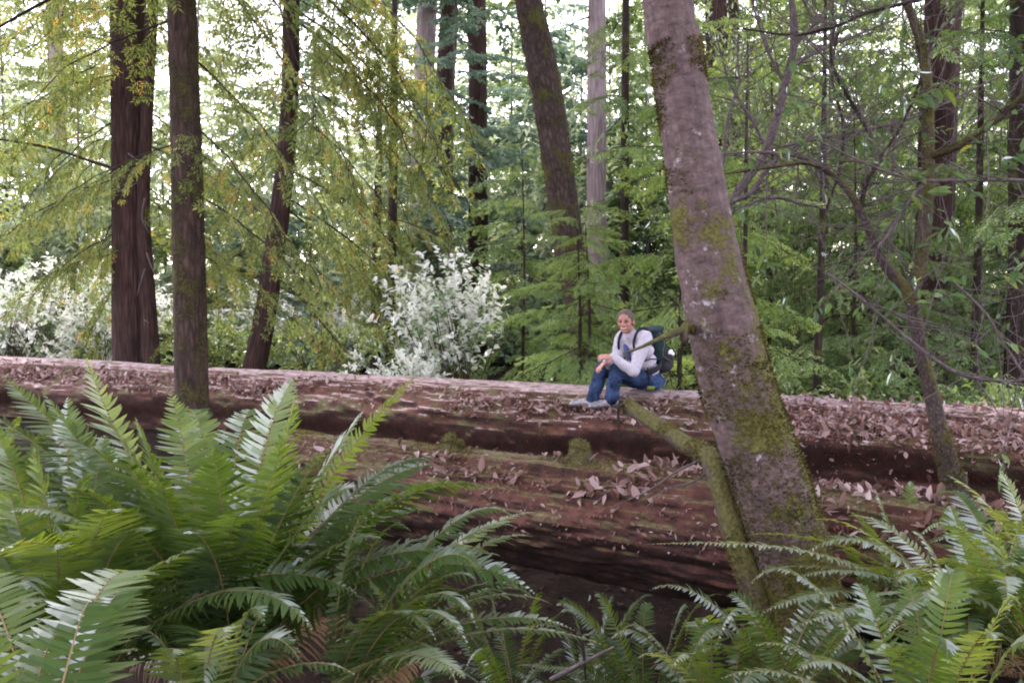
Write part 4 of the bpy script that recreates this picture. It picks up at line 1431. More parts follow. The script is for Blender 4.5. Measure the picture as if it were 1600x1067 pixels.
def frond(parent, root, tip, lift=.18, pin=.105, roll=0.0, tone=.45, start=.2, pairs=None, wilt=.2, vy=1.0, mat='fern'):
    root = np.asarray(root, float)
    tip = np.asarray(tip, float)
    v = tip - root
    Lh = np.linalg.norm(v)
    up = np.array([0, 0, 1.0])
    p1 = root + v * .22 + up * (Lh * .30 * vy)
    p2 = root + v * .72 + up * (lift * 1.5)
    C = bez(root, p1, p2, tip, 60)
    C[:, 0] += .012 * np.sin(np.linspace(0, 5, 60) + tone * 30)
    T = unit(np.gradient(C, axis=0))
    ln = np.concatenate([[0], np.cumsum(np.linalg.norm(np.diff(C, axis=0), axis=1))])
    Lc = ln[-1]
    pairs = pairs or max(12, int(Lc * (1 - start) / .0165))
    h = unit(np.array([v[0], v[1], 0]) + 1e-6)
    side0 = np.cross(h, up)
    s = start + (1 - start) * (np.arange(pairs) + .5) / pairs
    s = np.repeat(s, 2) + rng.normal(0, .002, pairs * 2)
    sg = np.tile([1.0, -1.0], pairs)
    i = np.clip(s * 59, 0, 58.99)
    i0 = i.astype(int)
    f = (i - i0)[:, None]
    b = C[i0] * (1 - f) + C[i0 + 1] * f
    t = unit(T[i0] * (1 - f) + T[i0 + 1] * f)
    sd = unit(side0 - t * (t @ side0)[:, None])
    nm = np.cross(sd, t)
    nm = nm * np.where(nm[:, 2:3] < -.3, -1, 1)
    cr, sr = math.cos(roll), math.sin(roll)
    sd, nm = sd * cr + nm * sr, nm * cr - sd * sr
    u = (s - start) / (1 - start)
    prof = np.minimum(1, .35 + u / .16) * (1 - np.clip((u - .25) / .75, 0, 1) ** 1.7) + .02
    pl = pin * prof * rng.uniform(.84, 1.06, len(s)) * (1 + .12 * vnoise(np.stack([s * 9, sg * 3, s * 0 + tone * 50], -1)))
    pl = np.where(rng.uniform(0, 1, len(s)) < .03, pl * rng.uniform(.1, .6, len(s)), pl)
    sweep = .12 + .55 * u ** 2
    D = unit(sd * sg[:, None] * np.cos(sweep)[:, None] + t * np.sin(sweep)[:, None] + nm * (.10 + .12 * vnoise(np.stack([s * 5, sg * 2, s * 0 + tone * 90], -1)))[:, None] + rnd(len(s), .07))
    wdir = unit(t - D * (t * D).sum(1, keepdims=True) + nm * (sg * rng.normal(.12, .15, len(s)))[:, None])
    wid = np.minimum(.0068, pl * .10 + .0018) * rng.uniform(.85, 1.15, len(s))
    uu = np.array([0, .10, .5, .82, 1.0])
    ww = np.array([.35, 1.0, .85, .48, .04])
    dr = wilt * pl
    pts = b[:, None] + D[:, None] * (pl[:, None] * uu)[..., None] - nm[:, None] * (dr[:, None] * uu ** 2)[..., None] \
        + t[:, None] * (pl[:, None] * .10 * uu ** 2)[..., None]
    A = pts + wdir[:, None] * (wid[:, None] * ww)[..., None]
    B = pts - wdir[:, None] * (wid[:, None] * ww)[..., None]
    V = np.stack([A, B], 2).reshape(len(s), 10, 3)
    q = np.array([[0, 1, 3, 2], [2, 3, 5, 4], [4, 5, 7, 6], [6, 7, 9, 8]])
    Q = (np.arange(len(s))[:, None, None] * 10 + q[None]).reshape(-1, 4)
    g = Geo()
    g.add(V, Q, np.repeat(np.clip(tone + rng.normal(0, .07, len(s)) + .12 * u, 0, 1), 4))
    o = g.build('frond', M[mat], parent, bk=False, smooth=False)
    g = Geo()
    V, Q, bk = tube(C[:58], np.linspace(.0034, .0008, 58), 5)
    g.add(V, Q)
    g.build('midrib', M['midrib'], o, world_of(parent), bk=False)
    return o


def fern(label, rx, ry, d, tips, fill=0, reach=(.6, 1.1), pin=.10, az=(0, 2 * PI), tone=.4, zr=(.25, .8)):
    r = P(rx, ry, d)
    r[2] = max(r[2], float(gz(r[0], r[1])) - .02)
    r[2] = min(r[2], float(gz(r[0], r[1])) + .45)
    t = thing('sword_fern', label, 'fern', r)
    for tp in tips:
        x, y, dd = tp[:3]
        kw = tp[3] if len(tp) > 3 else {}
        kw.setdefault('pin', pin * rng.uniform(.9, 1.1))
        kw.setdefault('tone', float(np.clip(tone + rng.normal(0, .12), .05, 1)))
        kw.setdefault('roll', rng.normal(0, .2))
        frond(t, r + rnd(1, .02)[0] * np.array([1, 1, .3]), P(x, y, dd), **kw)
    for k in range(fill):
        a = rng.uniform(*az)
        L = rng.uniform(*reach)
        z = L * rng.uniform(*zr)
        hr = math.sqrt(max(L * L - z * z, .02))
        tip = r + np.array([math.cos(a) * hr, math.sin(a) * hr, z])
        frond(t, r + rnd(1, .03)[0] * np.array([1, 1, .3]), tip, lift=rng.uniform(.08, .25), pin=pin * rng.uniform(.75, 1.05), roll=rng.normal(0, .35),
              tone=float(np.clip(tone - .08 + rng.normal(0, .14), 0, 1)), wilt=rng.uniform(.1, .4))
    for k in range(2 if fill > 5 else 0):        # dead brown fronds hanging low
        a = rng.uniform(*az)
        L = reach[1] * rng.uniform(.6, .85)
        tip = r + np.array([math.cos(a) * L * .8, math.sin(a) * L * .8, rng.uniform(-.12, .12)])
        tip[2] = max(tip[2], float(gz(tip[0], tip[1])) + .02)
        o = frond(t, r, tip, lift=.05, pin=pin * .8, roll=rng.normal(0, .5), tone=rng.uniform(.2, .8), wilt=.7, vy=.7, mat='dead_fern')
        o['label'] = 'dead brown drooping frond'
    return t


U = dict
fern('big sword fern at the left foreground, tall upright fronds reaching over the log', 345, 1120, 2.9,
     [(128, 552, 3.1, U(lift=.02, tone=.9, pin=0.150)), (455, 592, 3.2, U(lift=.12, tone=.9, pin=0.143)), (470, 612, 2.9, U(lift=.02, tone=.6, pin=0.156)), (575, 640, 2.9, U(lift=.08, tone=.6, pin=0.156)),
      (655, 588, 3.2, U(lift=.10, tone=.6, pin=.07, roll=.9)), (8, 585, 3.0, U(lift=.06, tone=.6)), (-40, 690, 2.8, U(lift=.12)), (-60, 620, 2.9, U(lift=.1)), (262, 610, 3.2, U(lift=.03, tone=.75)),
      (205, 650, 2.7, U(lift=.04, tone=.5)), (60, 610, 2.9, U(lift=.05, tone=.5)), (150, 640, 2.8, U(lift=.08, tone=.55)), (330, 700, 2.7, U(lift=.05)), (520, 700, 2.7, U(lift=.08)), (560, 760, 2.65, U(lift=.12)),
      (440, 680, 2.6, U(lift=.06, tone=.35)), (700, 748, 3.0, U(lift=.07, tone=.7, pin=.06, roll=.6)), (600, 840, 2.6, U(lift=.12)), (380, 800, 2.35, U(lift=.12)), (110, 760, 2.5, U(lift=.12)), (20, 800, 2.4, U(lift=.15)),
      (-60, 830, 2.5, U(lift=.15)), (250, 760, 2.5, U(lift=.08)), (180, 720, 2.6), (90, 690, 2.7), (300, 640, 3.3, U(tone=.8)), (390, 640, 3.3, U(tone=.7))],
     36, (.65, 1.1), .15, tone=.42, zr=(.3, .85))
fern('bushy sword fern at the left edge between the tall fern and the corner frond', 90, 1150, 2.6,
     [(-20, 640, 2.8, U(lift=.08, tone=.6)), (60, 700, 2.6, U(lift=.1)), (140, 740, 2.6, U(lift=.1)), (190, 800, 2.4, U(lift=.14)), (240, 830, 2.4, U(lift=.14)), (20, 770, 2.5, U(lift=.1)), (-40, 860, 2.4, U(lift=.14)), (90, 860, 2.2, U(lift=.14)),
      (170, 680, 2.9, U(lift=.06, tone=.6)), (110, 620, 3.0, U(lift=.05, tone=.8))], 16, (.5, .95), .13, tone=.5, zr=(.3, .8))
fern('low spreading sword fern at the bottom centre, long arching fronds under the slim log', 520, 1150, 2.8,
     [(832, 800, 3.1, U(lift=.13, tone=.95, pin=.075)), (838, 838, 3.0, U(lift=.13, tone=.6, pin=.075)), (800, 822, 2.9, U(lift=.15, tone=.75, pin=.08)), (870, 945, 2.9, U(lift=.14, tone=.85, pin=.07)),
      (905, 985, 2.8, U(lift=.12, tone=.6, pin=.075)), (790, 870, 2.9, U(lift=.14, tone=.45, pin=.075)), (740, 905, 2.7, U(lift=.14, tone=.55, pin=.08)), (950, 1010, 2.7, U(lift=.12, tone=.45, pin=.07)),
      (720, 1060, 2.3, U(lift=.10, tone=.95, pin=.09)), (640, 960, 2.5, U(lift=.1)), (560, 800, 2.7, U(lift=.05, tone=.7, pin=.06)), (640, 830, 2.8), (680, 1000, 2.4)],
     8, (.5, .8), .085, (-1.4, .9), .42)
fern('sword fern at the bottom left corner with a wide pale frond curling toward the camera', 30, 1290, 1.75,
     [(222, 905, 2.25, U(lift=.16, pin=.14, tone=.9, roll=.0)), (190, 895, 2.35, U(lift=.10, pin=.13, tone=.8, roll=.1)), (-30, 890, 2.2, U(lift=.10, tone=.85, pin=.12)), (110, 985, 2.05, U(lift=.12, tone=.7, pin=.11)), (-80, 1000, 1.9, U(lift=.15))], 3, (.4, .55), .10, tone=.5)
fern('small sword fern in the lower left foreground, short fronds bending forward', 300, 1230, 2.35,
     [(345, 1010, 2.1, U(lift=.16, pin=.075, tone=.95)), (262, 1040, 2.1, U(lift=.14, tone=.7, pin=.07)), (420, 980, 2.3, U(tone=.6, pin=.07)), (480, 1040, 2.2, U(pin=.07)), (200, 1020, 2.3, U(pin=.07))], 7, (.35, .55), .07, tone=.45)
fern('wide sword fern at the right foreground, long frond reaching left past the mossy stem', 1540, 1170, 3.4,
     [(1003, 850, 3.3, U(lift=.10, tone=.95, pin=.065)), (1165, 836, 3.6, U(lift=.12, tone=.6, pin=.07)), (1270, 812, 3.7, U(lift=.13, tone=.9, pin=.085)), (1190, 892, 3.4, U(lift=.12, tone=.6, pin=.09)),
      (1330, 806, 3.8, U(lift=.13, tone=.85, pin=.085)), (1240, 905, 3.2, U(lift=.13, pin=.09)), (1300, 850, 3.4, U(lift=.14, tone=.7)), (1420, 830, 3.5, U(lift=.1)), (1480, 790, 3.6, U(lift=.08, tone=.7)),
      (1390, 900, 3.0, U(lift=.12)), (1320, 950, 2.9, U(lift=.12)), (1230, 990, 2.9, U(lift=.12, tone=.6)), (1180, 960, 3.1, U(lift=.14)), (1560, 830, 3.2, U(lift=.1, tone=.7)), (1620, 800, 3.3), (1650, 880, 3.0),
      (1480, 950, 2.7, U(lift=.12, tone=.7)), (1380, 1000, 2.6), (1580, 960, 2.6, U(tone=.8)), (1300, 1030, 2.7)], 14, (.5, .85), .09, tone=.5)
fern('pale upright sword fern right of the crooked sapling, cut by the right edge', 1680, 1010, 4.0,
     [(1480, 742, 4.2, U(lift=.12, tone=1.0, pin=.12)), (1560, 735, 4.3, U(lift=.1, tone=.9, pin=.11)), (1600, 720, 4.0, U(tone=.8)), (1520, 800, 3.8, U(tone=.8)), (1620, 780, 3.7), (1450, 850, 3.8)], 6, (.6, .9), .1, (1.5, 4.5), tone=.5)
fern('yellow green sword fern in front of the slim log, between big trunk and crooked sapling', 1440, 960, 4.4,
     [(1370, 762, 4.5, U(lift=.1, tone=.6, pin=.10)), (1420, 752, 4.6, U(tone=.7)), (1330, 800, 4.3, U(tone=.6)), (1300, 860, 4.2), (1480, 790, 4.3), (1520, 850, 4.1)], 6, (.4, .65), .085, tone=.55)
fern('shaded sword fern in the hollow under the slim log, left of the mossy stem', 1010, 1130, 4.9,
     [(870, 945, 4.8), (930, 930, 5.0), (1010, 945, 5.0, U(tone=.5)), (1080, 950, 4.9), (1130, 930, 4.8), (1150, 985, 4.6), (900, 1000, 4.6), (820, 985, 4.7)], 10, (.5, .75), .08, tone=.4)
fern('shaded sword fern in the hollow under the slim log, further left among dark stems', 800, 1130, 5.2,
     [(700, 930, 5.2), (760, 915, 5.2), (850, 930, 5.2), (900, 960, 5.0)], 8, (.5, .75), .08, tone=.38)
fern('small sword fern at the bottom beside the foot of the mossy stem', 1120, 1190, 3.2,
     [(1000, 1030, 3.0, U(lift=.1, tone=.85, pin=.06)), (1050, 1060, 2.9, U(tone=.6, pin=.06)), (1100, 985, 3.1, U(pin=.06, tone=.6)), (1180, 1010, 3.1, U(pin=.06)), (960, 1000, 3.3, U(pin=.06))], 6, (.3, .5), .06, tone=.45)
fern('large shaded sword fern at the left edge behind the tall fronds', -60, 1000, 3.9,
     [(30, 650, 3.9), (-20, 600, 4.0), (110, 640, 3.9), (80, 740, 3.6), (160, 700, 3.8)], 10, (.7, 1.0), .10, tone=.38)

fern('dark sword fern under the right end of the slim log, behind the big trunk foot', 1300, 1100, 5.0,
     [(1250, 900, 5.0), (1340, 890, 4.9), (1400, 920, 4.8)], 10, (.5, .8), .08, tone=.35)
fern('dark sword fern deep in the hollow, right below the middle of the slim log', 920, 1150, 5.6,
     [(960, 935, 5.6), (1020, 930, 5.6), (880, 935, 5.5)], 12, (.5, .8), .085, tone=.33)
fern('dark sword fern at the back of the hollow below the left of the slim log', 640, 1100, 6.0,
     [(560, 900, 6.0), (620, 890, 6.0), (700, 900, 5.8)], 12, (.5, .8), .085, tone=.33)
fern('sword fern at the bottom right corner, low fronds crossing in front of the wide fern', 1450, 1260, 2.6,
     [(1180, 1010, 2.6, U(lift=.12, tone=.6)), (1130, 1060, 2.5, U(lift=.12, tone=.8)), (1270, 960, 2.7, U(lift=.14, tone=.8)), (1330, 910, 2.8, U(lift=.1, tone=.5)), (1420, 900, 2.8, U(lift=.08, tone=.6)), (1500, 900, 2.7, U(tone=.6)),
      (1600, 950, 2.5, U(tone=.8)), (1560, 1000, 2.3, U(lift=.14, tone=.8)), (1360, 1020, 2.3, U(lift=.14, tone=.5)), (1250, 1050, 2.4, U(lift=.14)), (1640, 1030, 2.3)], 12, (.45, .75), .08, tone=.5)
fern('dense sword fern at the right edge, behind the bottom right corner fern', 1650, 1100, 3.0,
     [(1450, 880, 3.1, U(lift=.13, tone=.7)), (1520, 830, 3.1, U(tone=.7)), (1400, 940, 3.0, U(lift=.13, tone=.5)), (1480, 970, 2.9), (1600, 850, 3.1), (1560, 900, 3.0, U(tone=.8)), (1350, 980, 3.0, U(lift=.14))], 10, (.5, .8), .085, tone=.5)
fern('sword fern in front of the big trunk foot, dull green fronds over the roots', 1230, 1230, 3.3,
     [(1140, 930, 3.4, U(lift=.1, tone=.4)), (1300, 920, 3.5, U(lift=.1)), (1370, 960, 3.4, U(lift=.1)), (1080, 1010, 3.2, U(lift=.1))], 8, (.4, .65), .075, tone=.4)
# fallen leaves and twigs on the forest floor
nl = 5000
lx, ly = rng.uniform(-4.5, 4.5, nl), rng.uniform(1.2, 9.5, nl)
lp = np.stack([lx, ly, gz(lx, ly) + rng.uniform(.0, .05, nl)], -1)
D = unit(rnd(nl) * np.array([1, 1, .25]))
N = unit(np.array([0, 0, 1.0]) + rnd(nl, .35))
N = unit(N - D * (N * D).sum(1, keepdims=True))
Lf = rng.uniform(.04, .10, nl)
V, Q = broad(lp, D, N, Lf, Lf * .42, .2, .1)
g = Geo()
g.add(V, Q, np.repeat(rng.beta(1.5, 3, nl), 2))
tag(g.build('leaf_litter', M['floor_leaf'], None, (0, 0, 0), smooth=False, bk=False), 'dark fallen leaves covering the forest floor in the hollow', 'leaf litter', kind='stuff')

# dead sticks in the hollow
for k, (pts, lab) in enumerate((([(860, 1062), (920, 1030), (960, 1010)], 'bare reddish stick lying low in the hollow, pointing up to the right'),
                                ([(905, 990), (912, 1020), (915, 1062)], 'upright thin dead stick in the hollow, left of the ferns'))):
    c = np.array([P(x, y, 4.2) for x, y in pts])
    cs = spline(c, 16)
    V, Q, bk = tube(cs, np.linspace(.012, .005, 16), 6, bark_disp(.2, 60, .5, k))
    g = Geo()
    g.add(V, Q, .5, bk)
    tag(g.build('dead_stick', M['dark_twig' if k else 'bare_twig'], None, c[0]), lab, 'stick')

# ------------------------------------------------------------------ the seated hiker
def ellips(g, c, ax, n=20, m=12, e=1.0):
    """(super)ellipsoid with axis vectors ax (3,3)"""
    c = np.asarray(c, float)
    ax = np.asarray(ax, float)
    th = np.linspace(0, 2 * np.pi, n, endpoint=False)
    ph = np.linspace(-np.pi / 2 + .02, np.pi / 2 - .02, m)
    Th, Ph = np.meshgrid(th, ph)
    pw = lambda v: np.sign(v) * np.abs(v) ** e
    x, y, z = pw(np.cos(Ph)) * pw(np.cos(Th)), pw(np.cos(Ph)) * pw(np.sin(Th)), pw(np.sin(Ph))
    V = c + x[..., None] * ax[0] + y[..., None] * ax[1] + z[..., None] * ax[2]
    i = np.arange(m - 1)[:, None]
    j = np.arange(n)[None]
    Q = np.stack([i * n + j, i * n + (j + 1) % n, (i + 1) * n + (j + 1) % n, (i + 1) * n + j], -1).reshape(-1, 4)
    V = V.reshape(-1, 3)
    cap = []
    if np.dot(np.cross(ax[0], ax[1]), ax[2]) < 0:
        Q = Q[:, ::-1]
    g.add(V, Q)
    # closing fans as quads
    for row, flip in ((0, 1), (m - 1, 0)):
        ids = row * n + np.arange(n)
        ctr = len(V)
        q = np.array([[ids[k], ids[(k + 1) % n], ids[(k + 2) % n], row * n] for k in range(0, n - 1, 2)])
    return V


def limb(g, pts, rad, n=14, m=24):
    p = spline(pts, m)
    L = np.linspace(0, 1, len(rad))
    r = np.interp(np.linspace(0, 1, m), L, rad)
    d0 = unit(p[1] - p[0])
    d1 = unit(p[-1] - p[-2])
    a = np.linspace(0, np.pi / 2, 5)[1:]
    pre = [p[0] - d0 * r[0] * math.sin(x) for x in a][::-1]
    prr = [r[0] * max(math.cos(x), .05) for x in a][::-1]
    post = [p[-1] + d1 * r[-1] * math.sin(x) for x in a]
    por = [r[-1] * max(math.cos(x), .05) for x in a]
    V, Q, bk = tube(np.vstack([pre, p, post]), np.concatenate([prr, r, por]), n)
    g.add(V, Q)


def voxel(name, g, size, mat, parent, smooth=3, wob=0.0, wf=18.0, colour=None, origin=None):
    """fuse overlapping closed shapes into one continuous surface"""
    me = g.mesh(name, mat, (0, 0, 0), bk=False)
    tmp = bpy.data.objects.new('tmp', me)
    COL.objects.link(tmp)
    rm = tmp.modifiers.new('r', 'REMESH')
    rm.mode = 'VOXEL'
    rm.voxel_size = size
    sm = tmp.modifiers.new('s', 'SMOOTH')
    sm.iterations = smooth
    sm.factor = .5
    bpy.context.view_layer.update()
    dg = bpy.context.evaluated_depsgraph_get()
    out = bpy.data.meshes.new_from_object(tmp.evaluated_get(dg))
    bpy.data.objects.remove(tmp)
    n = len(out.vertices)
    co = np.zeros(n * 3, np.float32)
    out.vertices.foreach_get('co', co)
    co = co.reshape(-1, 3).astype(float)
    no = np.zeros(n * 3, np.float32)
    out.vertices.foreach_get('normal', no)
    no = no.reshape(-1, 3)
    if wob:
        co = co + no * (wob * fbm(co * wf, 3))[:, None]
    if colour is not None:
        c = out.color_attributes.new('skin', 'FLOAT_COLOR', 'POINT')
        c.data.foreach_set('color', np.hstack([colour(co), np.ones((n, 1))]).astype(np.float32).ravel())
    og = world_of(parent) if origin is None else np.asarray(origin, float)
    out.vertices.foreach_set('co', (co - og).astype(np.float32).ravel())
    out.polygons.foreach_set('use_smooth', np.ones(len(out.polygons), bool))
    out.materials.clear()
    out.materials.append(mat)
    out.name = name
    out.update()
    return link(name, out, parent)


def skin_mat():
    m, nt, out = new_mat('skin')
    a = attr(nt, 'skin')
    p = ND(nt, 'ShaderNodeBsdfPrincipled', Roughness=.5)
    p.inputs['Specular IOR Level'].default_value = .4
    tc = ND(nt, 'ShaderNodeTexCoord')
    n = noise(nt, tc.outputs['Object'], 60, 3)
    nt.links.new(mix(nt, 1.0, a.outputs['Color'], ramp(nt, n, [(.3, (.85, .82, .82)), (.7, (1, 1, 1))]), 'MULTIPLY'), p.inputs['Base Color'])
    nt.links.new(p.outputs[0], out.inputs[0])
    return m


M['skin'] = skin_mat()
M['sweater'] = plain_mat('pale lilac white sweater', (.47, .43, .50), .9, .1, .12, 30, .3)
M['jeans'] = plain_mat('blue denim', (.032, .052, .115), .9, .12, .8, 9, .5)
M['shoe'] = plain_mat('grey white shoe', (.27, .25, .28), .7, .3, .75, 22)
M['sole'] = plain_mat('dark sole', (.05, .045, .05), .8)
M['hair'] = plain_mat('greying brown hair', (.098, .070, .058), .7, .3, .4, 90, .4)
M['pack'] = plain_mat('dark green pack cloth', (.008, .026, .032), .7, .3, .35, 18, .3)
M['pack_black'] = plain_mat('black webbing', (.014, .014, .02), .75, .3, .3, 30)
M['navy'] = plain_mat('navy strap', (.018, .020, .042), .8, .2, .3, 30)
M['lime'] = plain_mat('lime green pouch', (.11, .16, .03), .7, .3, .3, 40)
M['patch'] = plain_mat('white patch', (.80, .80, .82), .6, .3, .05, 30)
M['eye'] = plain_mat('dark eye', (.03, .02, .02), .3, .5, .1)
M['teeth'] = plain_mat('teeth', (.66, .58, .54), .4, .4, .05)
M['shirt_blue'] = plain_mat('blue undershirt', (.09, .11, .26), .9, .1, .2, 30)

UP = np.array([0, 0, 1.0])
seat = FAR.hit(1016, 609)
d0 = seat[1]
fw = unit(np.array([-.82, -.57, 0]))
lf = np.array([-fw[1] * -1, 0, 0]) * 0 + np.cross(UP, fw)
Hc = P(1012, 594, d0)
Hc[2] = seat[2] + .105
HL, HR = Hc + lf * .085, Hc - lf * .085
KL, KR = P(964, 577, d0 - .27), P(941, 575, d0 - .10)


def contact(px, py):
    q = None
    while q is None:
        q = FAR.hit(px, py)
        py += 1
    return q


hL, hR = contact(956, 636), contact(926, 635)
tL, tR = contact(932, 640), contact(890, 636)
AL, AR = hL + UP * .10, hR + UP * .10
Sc = P(990, 528, d0 - .15)
SL, SR = Sc + lf * .175, Sc - lf * .175
EL, WL = P(990, 581, d0 - .40), P(957, 558, d0 - .37)
ER, WR = P(962, 574, d0 - .10), P(947, 566, d0 - .26)
Hd = P(977.5, 503, d0 - .22)
HS = .90
hf = unit(np.array([-.40, -.91, -.05]))
hr = unit(np.cross(UP, hf))
hu = np.cross(hf, hr)
hu = unit(hu + hr * -.06)

person = thing('person', 'smiling man in pale sweater and blue jeans sitting on the huge log, hands on knee', 'person', seat)


def hp(a, b, c):
    return Hd + HS * (hf * a + hr * b * 1.14 + hu * c * .95)


def hx(a, b, c):
    return HS * np.array([hf * a, hr * b * 1.14, hu * c * .95])


g = Geo()
# head
ellips(g, hp(-.008, 0, .035), hx(.094, .075, .102))
ellips(g, hp(.028, 0, -.05), hx(.064, .058, .078))
ellips(g, hp(.068, 0, -.108), hx(.024, .028, .022))
limb(g, [hp(.088, 0, .015), hp(.104, 0, -.012), hp(.112, 0, -.034)], [.011 * HS, .013 * HS, .017 * HS], 10, 8)
ellips(g, hp(.098, .014, -.036), hx(.012, .010, .009))
ellips(g, hp(.098, -.014, -.036), hx(.012, .010, .009))
ellips(g, hp(.076, 0, .028), hx(.018, .054, .011))
for s in (1, -1):
    ellips(g, hp(.056, s * .038, -.032), hx(.028, .026, .026))
    ellips(g, hp(-.008, s * .079, -.008), hx(.020, .010, .034))
limb(g, [hp(.080, .026, -.066), hp(.090, 0, -.072), hp(.080, -.026, -.066)], [.006, .009, .006], 8, 8)
limb(g, [hp(-.02, 0, -.04), Sc * .5 + hp(-.02, 0, -.1) * .5, Sc - UP * .03], [.056, .056, .066])
# trunk and limbs under the clothes: one body
limb(g, [Hc, Hc * .5 + Sc * .5 - fw * .03, Sc - UP * .07 - fw * .03], [.085, .08, .08])
for S, E_, Wr in ((SL, EL, WL), (SR, ER, WR)):
    limb(g, [Sc - UP * .02, S, E_, Wr], [.05, .030, .024, .026], 12, 30)
for H, K, A, T_ in ((HL, KL, AL, tL), (HR, KR, AR, tR)):
    limb(g, [H, K - UP * .01], [.05, .035])
    limb(g, [K - UP * .01, A], [.035, .03])
    limb(g, [A - UP * .03, T_ * .6 + A * .4 - UP * .02], [.035, .028], 10, 8)


def hand(w, d, n, sgn, curl, spread=.17):
    """palm, four bent fingers of different lengths and a thumb from the side of the palm"""
    d = unit(d)
    n = unit(n - d * (n @ d))
    s = np.cross(d, n) * sgn
    ellips(g, w + d * .045, np.array([d * .055, s * .042, n * .017]), 16, 10, .8)
    limb(g, [w - d * .03, w + d * .02], [.027, .028], 10, 8)
    for k, (o, L) in enumerate(((.031, .070), (.011, .080), (-.010, .075), (-.030, .058))):
        b = w + d * .088 + s * o
        dd = unit(d + s * o * spread * 10)
        p = [b - d * .02]
        ang = .15
        q = b
        for j, fr in enumerate((.45, .32, .23)):
            p.append(q)
            dirn = dd * math.cos(ang) - n * math.sin(ang)
            q = q + dirn * L * fr
            ang += curl
        p.append(q)
        limb(g, p, [.0095, .009, .0085, .008, .007], 8, 14)
    b = w + d * .022 + s * .036
    dt = unit(d * .75 + s * .6 - n * .25)
    limb(g, [b - s * .012, b + dt * .030, b + dt * .048 - n * .006, unit(d - n * .4) * .022 + b + dt * .052], [.013, .0115, .010, .008], 8, 12)


hand(WL, unit(np.array([-.80, -.28, .05])), np.array([.1, -.55, .8]), -1, .62)
hand(WR, unit(np.array([-.62, -.55, -.42])), np.array([-.5, -.2, .8]), 1, .55)


def skin_colour(co):
    q = (co - Hd) / HS
    a, b, c = q @ hf, q @ hr, q @ hu
    col = np.tile(np.array([.42, .205, .160]), (len(co), 1))
    red = np.exp(-((np.abs(b) - .04) / .022) ** 2 - ((c + .03) / .025) ** 2) * (a > .02)
    red = np.maximum(red, np.exp(-(b / .018) ** 2 - ((c + .03) / .03) ** 2) * (a > .08))
    col = col * (1 - .10 * red[:, None] * np.array([0, 1, 1]))
    eye = np.exp(-((np.abs(b) - .031) / .018) ** 2 - ((c - .006) / .011) ** 2) * (a > .05)
    col = col * (1 - .65 * eye[:, None])
    brow = np.exp(-((np.abs(b) - .033) / .022) ** 2 - ((c - .034) / .007) ** 2) * (a > .05)
    col = col * (1 - .6 * brow[:, None])
    lip = np.exp(-(b / .030) ** 2 - ((c + .072 - .008 * (b / .026) ** 2) / .009) ** 2) * (a > .05)
    col = col * (1 - lip[:, None] * np.array([.35, .55, .5]))
    stub = np.exp(-((c + .09) / .03) ** 2) * (a > .0) * (1 - lip)
    return col * (1 - .18 * stub[:, None] * np.array([1, .9, .8]))


body = voxel('body', g, .0055, M['skin'], person, 2, colour=skin_colour)
for s in (1, -1):
    e = Geo()
    ellips(e, hp(.0795, s * .031, .006), hx(.010, .012, .0065), 12, 8)
    e.build('eye', M['eye'], body, world_of(person), bk=False)
e = Geo()
limb(e, [hp(.086, .027, -.064), hp(.0995, 0, -.0735), hp(.086, -.027, -.064)], [.003, .0052, .003], 8, 10)
e.build('teeth', M['teeth'], body, world_of(person), bk=False)

g = Geo()
ellips(g, hp(-.0165, 0, .050), hx(.0935, .083, .1015), 24, 16)
ellips(g, hp(-.048, 0, .0), hx(.064, .079, .078), 24, 16)
for s in (1, -1):
    ellips(g, hp(.004, s * .072, .026), hx(.022, .010, .026), 12, 8)
voxel('hair', g, .006, M['hair'], person, 2, .004, 110)

# sweater
g = Geo()
sp = unit(Sc - Hc)
sf = unit(fw - sp * (fw @ sp))
for t, wd_, dp in ((-.02, .165, .125), (.2, .165, .128), (.42, .170, .13), (.65, .180, .13), (.84, .175, .115), (.95, .14, .09)):
    ellips(g, Hc * (1 - t) + Sc * t - sf * .01, np.array([sf * dp, lf * wd_, sp * .085]), 24, 12)
for S, E_, Wr in ((SL, EL, WL), (SR, ER, WR)):
    limb(g, [Sc + (S - Sc) * .55, S - UP * .01, S * .5 + E_ * .5 - UP * .005, E_], [.080, .077, .066, .056], 16, 24)
    limb(g, [E_, E_ * .5 + Wr * .5, Wr], [.056, .052, .040], 16, 20)
limb(g, [Sc - UP * .01, Sc * .62 + hp(-.02, 0, -.1) * .38], [.085, .074], 18, 10)
voxel('sweater', g, .008, M['sweater'], person, 3, .011, 15)
g = Geo()
ellips(g, Sc + sf * .118 - sp * .10 - lf * .02, np.array([sf * .022, lf * .036, sp * .10]), 16, 10)
voxel('undershirt', g, .006, M['shirt_blue'], person, 1, .003, 40)

# jeans
g = Geo()
ellips(g, Hc - fw * .015 - UP * .01, np.array([fw * .15, lf * .185, UP * .10]), 24, 12)
for H, K, A in ((HL, KL, AL), (HR, KR, AR)):
    limb(g, [H - UP * .01, H * .5 + K * .5 - UP * .01, K], [.098, .088, .074], 18, 20)
    limb(g, [K, K * .5 + A * .5, A - UP * .005], [.074, .070, .072], 18, 20)
voxel('jeans', g, .007, M['jeans'], person, 2, .024, 16)

